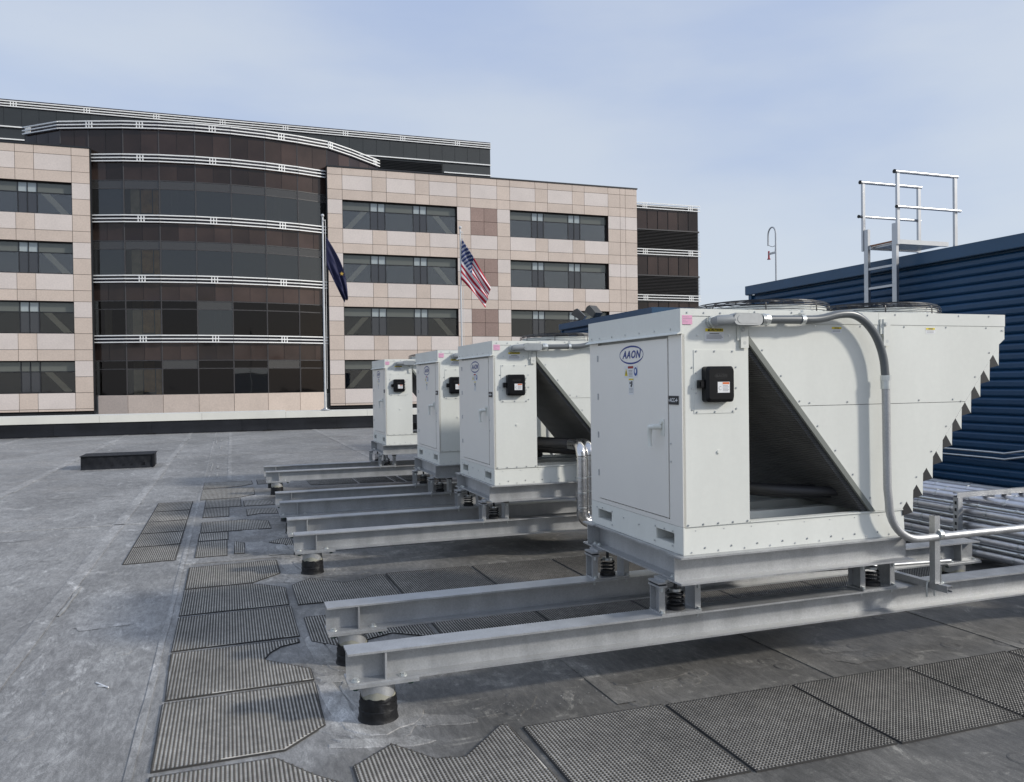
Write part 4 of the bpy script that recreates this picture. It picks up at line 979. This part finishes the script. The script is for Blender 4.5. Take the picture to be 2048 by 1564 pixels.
# ---------------------------------------------------------------- parapet
t = thing('parapet_wall', 'low parapet at the roof edge with black membrane face and white metal coping', 'parapet', (0, RY1, 0))
m = MB(); m.box(RX0, RX1, .02, .44, -.2, .66); obj('core', m, 'membrane_black', t)
xs = [-34, -27, -20.5, -14, -8.8, -5.6, -2.55, .45, 1.35, 3.85, 5.2, 9.5, 14, 22]
for a, b in zip(xs[:-1], xs[1:]):
    n = max(4, int((b - a) / .16)); m = MB(); vs = []; fs = []
    for k, (z, e) in enumerate(((.0, -.10), (.035, -.03), (.13, 0), (.24, 0), (.34, 0), (.43, 0))):
        for i in range(n + 1): vs.append((a + .004 + (b - a - .008) * i / n, e + R_.uniform(-.012, .004) * (1 if 1 < k < 5 else .2) - .004, z + (.0006 if k == 0 else 0)))
    for k in range(5):
        for i in range(n): q = k * (n + 1) + i; fs.append((q, q + 1, q + n + 2, q + n + 1))
    m.add(vs, fs); sh = obj('membrane_sheet', m, 'membrane_black', t, True)
    m = MB(); m.prism([(a - .05, -.02), (a + .05, -.02), (a + .16, -.20), (a - .16, -.20)], 'z', .0008, .05); 
    if a > -12 and a < 6: obj('corner_boot', m, 'wrap', sh)
xs = [-34, -28, -22, -16.2, -12.6, -7.5, -4.2, -.9, 2.0, 5.0, 8.2, 12, 17, 22]
for i, (a, b) in enumerate(zip(xs[:-1], xs[1:])):
    dz = -.03 if a >= 2 else 0.0
    m = MB(); m.prism([(-.045, .455), (-.038, .455), (-.030, .695 + dz), (.475, .715 + dz), (.475, .45), (.482, .45), (.482, .73 + dz), (-.038, .708 + dz)], 'x', a + .003, b - .003); obj('coping_section', m, 'coping_white', t)

# ---------------------------------------------------------------- flagpoles and flags
def flagpole(x, top, label):
    y = RY1 + .22; z0 = .70; t = thing('flagpole', label, 'flagpole', (x, y, z0), 'flagpoles on the parapet')
    m = MB(); m.tube([(0, 0, 0), (0, 0, top - z0)], [.045, .032], 14); obj('mast', m, 'pole', t, True)
    m = MB(); m.lathe([(.02, 0), (.05, .03), (.065, .07), (.05, .11), (.02, .13)], (0, 0, top - z0), 14); obj('ball', m, 'pole', t, True)
    m = MB(); m.lathe([(.17, 0), (.15, .03), (.08, .05), (.07, .09)], (0, 0, 0), 18); obj('base_collar', m, 'galv', t, True)
    m = MB(); m.tube([(.075, -.06, .8), (.09, -.06, top - z0 - .1)], .008, 5); m.box(.0, .10, -.065, -.055, top - z0 - .13, top - z0 - .10); obj('halyard', m, 'pole', t)
    return t
FP = [(3.47, 7.98), (8.86, 7.80)]
flagpole(*FP[0], 'white flagpole flying the navy flag from the parapet')
flagpole(*FP[1], 'white flagpole flying the striped flag from the parapet')
def cloth(name, mt, x, z, TL, BL, TR, BR, bulge, folds, label, nu=44, nv=26, topb=0):
    """hoist on the pole, fly end drooping; coordinates in metres relative to (x, z)"""
    yb = RY1 + .15; vs = []; uvs = []
    for i in range(nu + 1):
        u = i / nu
        for j in range(nv + 1):
            v = j / nv
            a = Vector(BL).lerp(Vector(TL), v); b = Vector(BR).lerp(Vector(TR), v); p = a.lerp(b, u)
            p = p + Vector((bulge * math.sin(math.pi * u) * (v - .35) + topb * math.sin(math.pi * u) * v * v, .04 * math.sin(9 * v + 5 * u) * u))
            d = folds * min(1, u * 2.5) * (math.sin(v * 13 + u * 3.5) + .5 * math.sin(v * 23 - u * 6)) * (.6 + .4 * u)
            vs.append((x + p.x, yb - d - .25 * u, z + p.y)); uvs.append((u, v))
    fs = [(i * (nv + 1) + j, (i + 1) * (nv + 1) + j, (i + 1) * (nv + 1) + j + 1, i * (nv + 1) + j + 1) for i in range(nu) for j in range(nv)]
    me = bpy.data.meshes.new(name); me.from_pydata(vs, [], fs); me.materials.append(M[mt]); ul = me.uv_layers.new(name='UVMap')
    for lp in me.loops: ul.data[lp.index].uv = uvs[lp.vertex_index]
    me.polygons.foreach_set('use_smooth', [True] * len(me.polygons)); me.update()
    o = link(name, me); tag(o, label, 'flag')
    sm = o.modifiers.new('solid', 'SOLIDIFY'); sm.thickness = .006
    return o
K = 1 / 49.0
cloth('flag', 'stars_and_stripes', FP[1][0] - .02, 7.44, (.05, 0), (0, -80 * K), (57 * K, -94 * K), (46 * K, -135 * K), .0, .075, 'striped red and white flag with starred blue canton drooping from its pole', topb=.0)
fl = cloth('flag', 'navy', FP[0][0] + .10, 7.28, (0, 0), (0, -52 * K), (38 * K, -116 * K), (31 * K, -122 * K), .10, .06, 'navy flag with small gold star hanging limp from its pole', topb=.14)
m = MB(); sc = (FP[0][0] + .10 + 26.5 * K, RY1 - .12, 7.28 - 71 * K)
m.prism([(sc[0] + (.085 if i % 2 == 0 else .034) * math.sin(i * math.pi / 5), sc[2] + (.085 if i % 2 == 0 else .034) * math.cos(i * math.pi / 5)) for i in range(10)], 'y', sc[1] - .02, sc[1]); obj('star', m, 'gold', fl)

# ---------------------------------------------------------------- office building behind
FY = 62.0
bld = thing('office_building', 'tan stone and dark glass office building with a curved glazed middle', 'building', (0, FY, -9))
def B(name, mb, mats, parent=bld, **k):
    o = obj(name, mb, mats, parent, **k)
    o.matrix_parent_inverse = Matrix.Identity(4)
    if parent is bld: o.location = (0, -FY, 9)
    return o
# stone wings
PX = [7.26]
for w in (1.11, 2.25, 1.11, 2.25, 1.12, 2.24, 1.11, 2.23, 1.10, 2.20, 1.10, 2.21, 1.10, 2.20, 1.12, .51, 1.10): PX.append(PX[-1] + w)
PZ = [18.05, 17.50, 16.40]
WT = [15.64, 11.60, 7.56, 3.52]
for k in range(4): PZ += [WT[k], WT[k] - 1.09, WT[k] - 2.18, WT[k] - 3.28]
PZ.append(.08 - .0)
PZ = sorted(set(round(z, 3) for z in PZ), reverse=True)
PZ = [z for z in PZ if z >= .05]
pmesh = {}
def pm(w, h, mt):
    k = (round(w, 2), round(h, 2), mt)
    if k not in pmesh: q = MB(); q.box(-w / 2 + .014, w / 2 - .014, -.05, 0, -h / 2 + .014, h / 2 - .014); pmesh[k] = q.mesh('stone_panel', mt)
    return pmesh[k]
def wing(cols, wins, brown, mirror=False):
    x0, x1 = cols[0], cols[-1]; wall = None
    m = MB(); m.box(x0 + .01, x1 - .01, FY + .55, FY + 14, .07, 17.98)      # body behind the windows
    # pieces of wall between the window openings
    def wz(i): return WT[i], WT[i] - 2.18
    zc = [18.0]
    ys = (FY + .0002, FY + .5498)
    m.box(x0 + .012, x1 - .012, *ys, WT[0], 17.985)
    for i in range(4):
        lo = WT[i + 1] if i < 3 else .08
        m.box(x0 + .012, x1 - .012, *ys, lo, WT[i] - 2.18)
        e = [x0 + .012] + [v for w in wins for v in w] + [x1 - .012]
        for a, b in zip(e[0::2], e[1::2]):
            if b - a > .02: m.box(a, b, *ys, WT[i] - 2.18, WT[i])
    wall = B('facade_wall', m, 'joint')
    for ci, (a, b) in enumerate(zip(cols[:-1], cols[1:])):
        for z1, z0 in zip(PZ[:-1], PZ[1:]):
            cx, cz = (a + b) / 2, (z0 + z1) / 2
            row = next((i for i in range(4) if WT[i] - 2.17 < cz < WT[i]), None)
            if row is not None and any(w[0] < cx < w[1] for w in wins): continue
            wide = b - a > 1.6
            if row is not None:
                top = cz > WT[row] - 1.09
                if brown and brown[0] < cx < brown[1]:
                    for s in (0, 1):
                        o = link('stone_panel', pm((b - a) / 2, z1 - z0, 'stone_brown'), wall, (a + (b - a) * (.25 + .5 * s), FY, cz)); 
                    continue
                mt = 'stone_light' if top else 'stone_tan'
            else:
                big = z1 - z0 > .95; mt = 'stone_light' if (big and wide) else 'stone_tan'
            link('stone_panel', pm(b - a, z1 - z0, mt), wall, (cx, FY, cz))
    m = MB(); m.box(x0 - .06, x1 + .06, FY - .09, FY + 14, 18.052, 18.16); B('roof_edge', m, 'dark_metal')
    m = MB(); m.box(x0 + .03, x1 - .03, FY + .45, FY + 1.2, -.30, .068); m.box(x0 - .1, x1 + .1, FY + .10, FY + .44, -.12, -.02); B('shadow_gap', m, 'dark_metal')
    pz = MB(); pl = B('plinth', pz.box(x0 - .5, x1 + .5, FY - .6, FY + 13, -9, -.32), 'joint')
    x = x0 - .5
    while x < x1 + .3: link('stone_panel', pm(1.65, 1.5, 'stone_tan'), pl, (x + .82, FY - .6, -1.08)); x += 1.66
    return wall
def window(a, b, zt, mulls, braces, idx):
    zb = zt - 2.18; yb = FY + .34
    m = MB(); 
    for (p, q) in ((zb + .002, zb + .075), (zt - .075, zt - .002)): m.box(a + .002, b - .002, yb - .05, yb + .05, p, q)
    tr = zt - .72
    m.box(a + .06, b - .06, yb - .045, yb + .045, tr - .03, tr + .03)
    for x in [a + .035] + mulls + [b - .035]: m.box(x - .032, x + .032, yb - .042, yb + .042, zb + .0752, zt - .0752)
    w = B('window', m, 'dark_metal')
    e = [a + .035] + mulls + [b - .035]
    for i, (p, q) in enumerate(zip(e[:-1], e[1:])):
        narrow = q - p < .9
        o = MB(); o.box(p + .033, q - .033, yb - .006, yb + .006, zb + .076, tr - .031); obj('pane', o, 'glass_tint' if narrow else ('glass' if idx < 2 else 'glass_low'), w)
        o = MB(); o.box(p + .033, q - .033, yb - .006, yb + .006, tr + .031, zt - .076); obj('pane', o, 'glass_pale' if (narrow and idx < 3 ) else 'glass_strip', w)
    for (xa, xb) in braces:
        o = MB(); o.prism([(xa - .25, zb + .08), (xa + .25, zb + .08), (xb + .25, tr + .05), (xb - .25, tr + .05)], 'y', yb + .03, yb + .14); obj('brace', o, 'brace', w)
    o = MB(); o.box(a + .01, b - .01, yb + .17, yb + .19, zb + .01, zt - .01); obj('blind_back', o, 'interior', w)
wr = [(PX[1], PX[6]), (PX[9], PX[14])]
wing(PX, wr, (PX[7], PX[8]))
for k in range(4):
    a, b = wr[0]; window(a, b, WT[k], [10.52, 11.10, 11.66, 13.87, 14.40, 14.94], [(a + .45, a + 1.75), (b - .50, b - 1.75)], k)
    a, b = wr[1]; window(a, b, WT[k], [23.78, 24.30, 24.83, 27.04, 27.58, 28.13], [], k)
LX = [-8.72 + 7.26 - x for x in PX[::-1]]
wl = [(LX[3], LX[8]), (LX[11], LX[16])]
cut0 = 9
LXc = LX[cut0:]; wlc = [(LXc[0] + .0, LX[16])]
wlc = [(LX[11], LX[16])]
wing(LXc, wlc, None)
for k in range(4):
    a, b = wlc[0]; mu = [-1.46 - x for x in (10.52, 11.10, 11.66, 13.87, 14.40, 14.94)][::-1]
    window(a, b, WT[k], mu, [(a + .45, a + 1.75), (b - .45, b - 1.75)], k)
# curved glazed middle: flat bays on a plan arc
cxd, cyd, RD = -.73, 80.6, 21.6
ang = [-21.2 + 6.057 * i for i in range(8)]
V = [(cxd + RD * math.sin(rad(a)), cyd - RD * math.cos(rad(a))) for a in ang]
KD = 1.036
V = [(-12.79, 63.17), (-10.31, 61.08)] + V + [(8.93, 61.96), (11.52, 64.43)]
V = [(p[0] * KD, p[1] * KD) for p in V]
cyd *= KD
dz = lambda z: CAMH + (z - CAMH) * KD
def bayq(mb, P, Q, z0, z1, off0=0.0, off1=-.05, i0=0.0, i1=0.0):
    """box on the bay plane, off = outward(-)/inward(+) offsets"""
    P, Q = Vector(P), Vector(Q); d = (Q - P); Ln = d.length; d.normalize(); nn = Vector((-d.y, d.x))
    a = P + d * i0; b = Q - d * i1
    c = [a + nn * off0, b + nn * off0, b + nn * off1, a + nn * off1]
    return mb.add([(p.x, p.y, z0) for p in c] + [(p.x, p.y, z1) for p in c], [(0, 3, 2, 1), (4, 5, 6, 7), (0, 1, 5, 4), (1, 2, 6, 5), (2, 3, 7, 6), (3, 0, 4, 7)])
m = MB(); poly = [(p[0], p[1]) for p in V]; inner = [(p[0] + (cxd - p[0]) * .045, p[1] + (cyd - p[1]) * .045 + .1) for p in V]
m.prism(inner[2:10], 'z', .0, dz(18.9)); m.prism([(p[0], p[1]) for p in inner] + [(11.2, 76), (-12.6, 76)], 'z', dz(18.0), dz(18.88))
drum = B('glazed_drum', m, 'interior')
BT = [dz(z) for z in (17.22, 13.17, 9.15, 5.13)]
def pillow(P, Q, z0, z1, i0, i1, bul, n=6):
    P, Q = Vector(P), Vector(Q); d = (Q - P).normalized(); nn = Vector((-d.y, d.x)); a = P + d * i0; b = Q - d * i1; vs = []
    for j in range(n + 1):
        for i in range(n + 1):
            u, v = i / n, j / n; k = bul * min(1, 4.5 * min(u, 1 - u)) * min(1, 4.5 * min(v, 1 - v)); q = a.lerp(b, u) - nn * (.02 + k); vs.append((q.x, q.y, z0 + (z1 - z0) * v))
    q = MB(); q.add(vs, [(j * (n + 1) + i, j * (n + 1) + i + 1, (j + 1) * (n + 1) + i + 1, (j + 1) * (n + 1) + i) for j in range(n) for i in range(n)]); return q
for i, (P, Q) in enumerate(zip(V[:-1], V[1:])):
    Ln = (Vector(Q) - Vector(P)).length; vis = 2 <= i <= 8; nn = 3 if not vis and Ln > 3 else 2
    spz = [(dz(17.26), dz(18.90))] + ([(BT[k] - 1.70, BT[k] - .45) for k in range(4)] if vis else [])
    for (z0, z1) in spz:
        for s in range(nn):
            w = Ln / nn; q = pillow(P, Q, z0, z1, s * w + .014, Ln - (s + 1) * w + .014, R_.uniform(-.018, .012)); obj('spandrel_panel', q, 'spandrel', drum, True)
        q = MB(); bayq(q, P, Q, z0, z1, .06, .004); obj('backing', q, 'mullion', drum)
    if vis:
        for k in range(4):
            zt = BT[k] - 1.74; zs = zt - .58; zb = BT[k] - 4.18 + .06
            mm = MB(); bayq(mm, P, Q, zt - .03, zt + .03, .03, -.03); bayq(mm, P, Q, zs - .03, zs + .03, .03, -.03); bayq(mm, P, Q, BT[k] - 4.21, BT[k] - 4.12, .03, -.03); bayq(mm, P, Q, BT[k] - 4.21, zt + .03, .028, -.028, .0, Ln - .038); bayq(mm, P, Q, BT[k] - 4.21, zt + .03, .028, -.028, Ln - .038, .0); w = obj('window', mm, 'mullion', drum); w.parent = bld; w.location = (0, -FY, 9)
            q = MB(); bayq(q, P, Q, zs + .031, zt - .031, .006, -.006, .04, .04); obj('pane', q, 'glass_strip_drum' if R_.random() < (1, .85, .3, .2)[k] else 'glass_dark', w)
            q = MB(); bayq(q, P, Q, zb + .01, zs - .031, .006, -.006, .04, .04); obj('pane', q, 'glass_low' if i == 3 else 'glass_drum' if R_.random() < (1, .85, .25, .1)[k] else 'glass_dark', w)  # lower floors mostly dark panes, in place of dark reflections
            mm = MB(); bayq(mm, P, Q, BT[k] - .44, BT[k] + .02, .05, .01); obj('backing', mm, 'screen_cap', w)
            if i == 3:  # added warm panels imitate a reflected orange building, no real interior parts
                for a0, a1, za, zb2, mt in ((.35, .95, 0, 1, 'reflection_beige'), (1.05, 1.75, .1, 1, 'reflection_amber'), (1.85, 2.2, .0, .75, 'reflection_amber')):
                    q = MB(); bayq(q, P, Q, zb + (zs - zb) * za, zb + (zt - zb) * zb2, .32, .26, a0, Ln - a1); obj('reflection_panel', q, mt, w)
            elif R_.random() < .35: q = MB(); xx = Ln * R_.uniform(.3, .7); bayq(q, P, Q, zb, zs, .25, .20, xx - .25, Ln - xx - .25); obj('column', q, 'brace', w)
for i, P in enumerate(V):
    mm = MB(); Pv = Vector(P); z0 = dz(1.2) if 2 <= i <= 9 else dz(18.0); mm.prism([(P[0] - .035, P[1] - .045), (P[0] + .035, P[1] - .045), (P[0] + .035, P[1] + .03), (P[0] - .035, P[1] + .03)], 'z', z0, dz(18.93)); obj('mullion', mm, 'mullion', drum)
def band(verts, ztop, h=.46, ticks=(), off=.16, par=bld, up=True):
    """three white rails with groups of three short uprights"""
    ob = None; m = MB()
    for z in (ztop, ztop - h / 2, ztop - h):
        for P, Q in zip(verts[:-1], verts[1:]): bayq(m, P, Q, z - .037, z + .037, -off, -off - .09)
    ob = B('white_rail_band', m, 'rail_white')
    for (P, Q, s) in ticks:
        m = MB(); Ln = (Vector(Q) - Vector(P)).length
        for k in (-1, 0, 1): c = s + k * .19; bayq(m, P, Q, ztop - h + .038, ztop - .038, -off + .012, -off - .078, c - .03, Ln - c - .03)
        obj('rail_ticks', m, 'rail_white', ob)
    return ob
vv = V[2:10]
tk = [(V[i], V[i + 1], 1.17) for i in (3, 5, 7)]
for z in BT: band(vv, z, ticks=tk)
band(V, dz(19.42), ticks=tk + [(V[0], V[1], .5), (V[1], V[2], 2.1), (V[9], V[10], .2), (V[10], V[11], 3.1)])
m = MB()
for P, Q in zip(V[:-1], V[1:]): bayq(m, P, Q, dz(18.95), dz(19.40), .3, -.02)
B('drum_parapet', m, 'screen_cap')
for xa, xb in ((-8.715, -8.66), (7.20, 7.255)):
    m = MB(); m.box(xa, xb, FY + .004, FY + 2.4, -.3, 18.04); B('corner_reveal', m, 'dark_metal')
# low stone wall in front of the drum
m = MB(); vs = [(p[0] * .985 - .01, p[1] - .55) for p in V[2:10]]; vs[0] = (-8.45, vs[0][1]); vs[-1] = (6.85, vs[-1][1])
for P, Q in zip(vs[:-1], vs[1:]): bayq(m, P, Q, -9, 1.10, .4, .03)
lw = B('low_wall', m, 'joint')
for P, Q in zip(vs[:-1], vs[1:]):
    q = MB(); bayq(q, P, Q, -.22, dz(1.14), .03, -.03, .012, .012); obj('stone_panel', q, 'stone_tan', lw)
    q = MB(); bayq(q, P, Q, -1.5, -.245, .03, -.03, .012, .012); obj('stone_panel', q, 'stone_tan', lw)
# rooftop screen
SY = 72.0; sz = 24.0; sx0, sx1 = -22.0, 23.42
m = MB(); m.box(sx0, sx1, SY, SY + 9, 16, sz); scr = B('roof_screen', m, 'screen_panel')
x = sx0
k = 0
while x < sx1 - .3:
    m = MB(); m.box(x + .012, min(x + 1.19, sx1), SY - .035, SY - .001, 21.95, sz - .62); obj('screen_sheet', m, 'screen_panel', scr); x += 1.2
m = MB(); m.box(sx0, sx1 + .03, SY - .02, SY + 9.02, sz - .60, sz + .06); obj('dark_cap', m, 'screen_cap', scr)
sv = [(sx0, SY), (sx1 + .05, SY)]
band(sv, sz - .10, .40, ticks=[(sv[0], sv[1], 1.6 + 5.08 * i) for i in range(9)], off=.05)
for z, xa, xb in ((21.93, sx0, sx1 + .05), (20.96, sx0, -13.6), (20.96, 18.95, sx1 + .05)):
    m = MB(); m.box(xa, xb, SY - .14, SY - .05, z - .045, z + .045); B('white_rail', m, 'rail_white')
for i in range(16):
    m = MB(); z = 19.6 + .135 * i; m.prism([(SY - .12, z), (SY - .01, z + .07), (SY - .01, z + .085), (SY - .12, z + .015)], 'x', 12.6, 18.85); 
    obj('louver_blade', m, 'dark_metal', scr)
# dark glazed block beside the stone wing
bx0, bx1, BY = 33.42, 42.1, 66.0
m = MB(); m.box(bx0, bx1, BY + .3, BY + 10, -9, 17.9); blk = B('side_block', m, 'dark_metal')
for k, zt in enumerate((18.0, 13.78, 9.56, 5.34)):
    band([(bx0, BY + .2), (bx1 + .12, BY + .2)], zt, .48, ticks=[((bx0, BY + .2), (bx1, BY + .2), 2.95), ((bx0, BY + .2), (bx1, BY + .2), 7.75)], off=.05)
    for s in range(8):
        w = (bx1 - bx0) / 8; q = pillow((bx0, BY + .28), (bx1, BY + .28), zt - 2.32, zt - .55, s * w + .04, bx1 - bx0 - (s + 1) * w + .04, R_.uniform(-.015, .01)); obj('spandrel_panel', q, 'spandrel', blk, True)
    if k < 3:
        for i in range(13):
            z = zt - 4.1 + .135 * i; m = MB(); m.prism([(BY + .06, z), (BY + .28, z + .06), (BY + .28, z + .075), (BY + .06, z + .018)], 'x', bx0, bx1 + .03); obj('louver_blade', m, 'mullion', blk)
    m = MB(); m.box(bx0, bx1 + .06, BY + .18, BY + .29, zt - 2.48, zt - 2.34); obj('sill', m, 'mullion', blk)
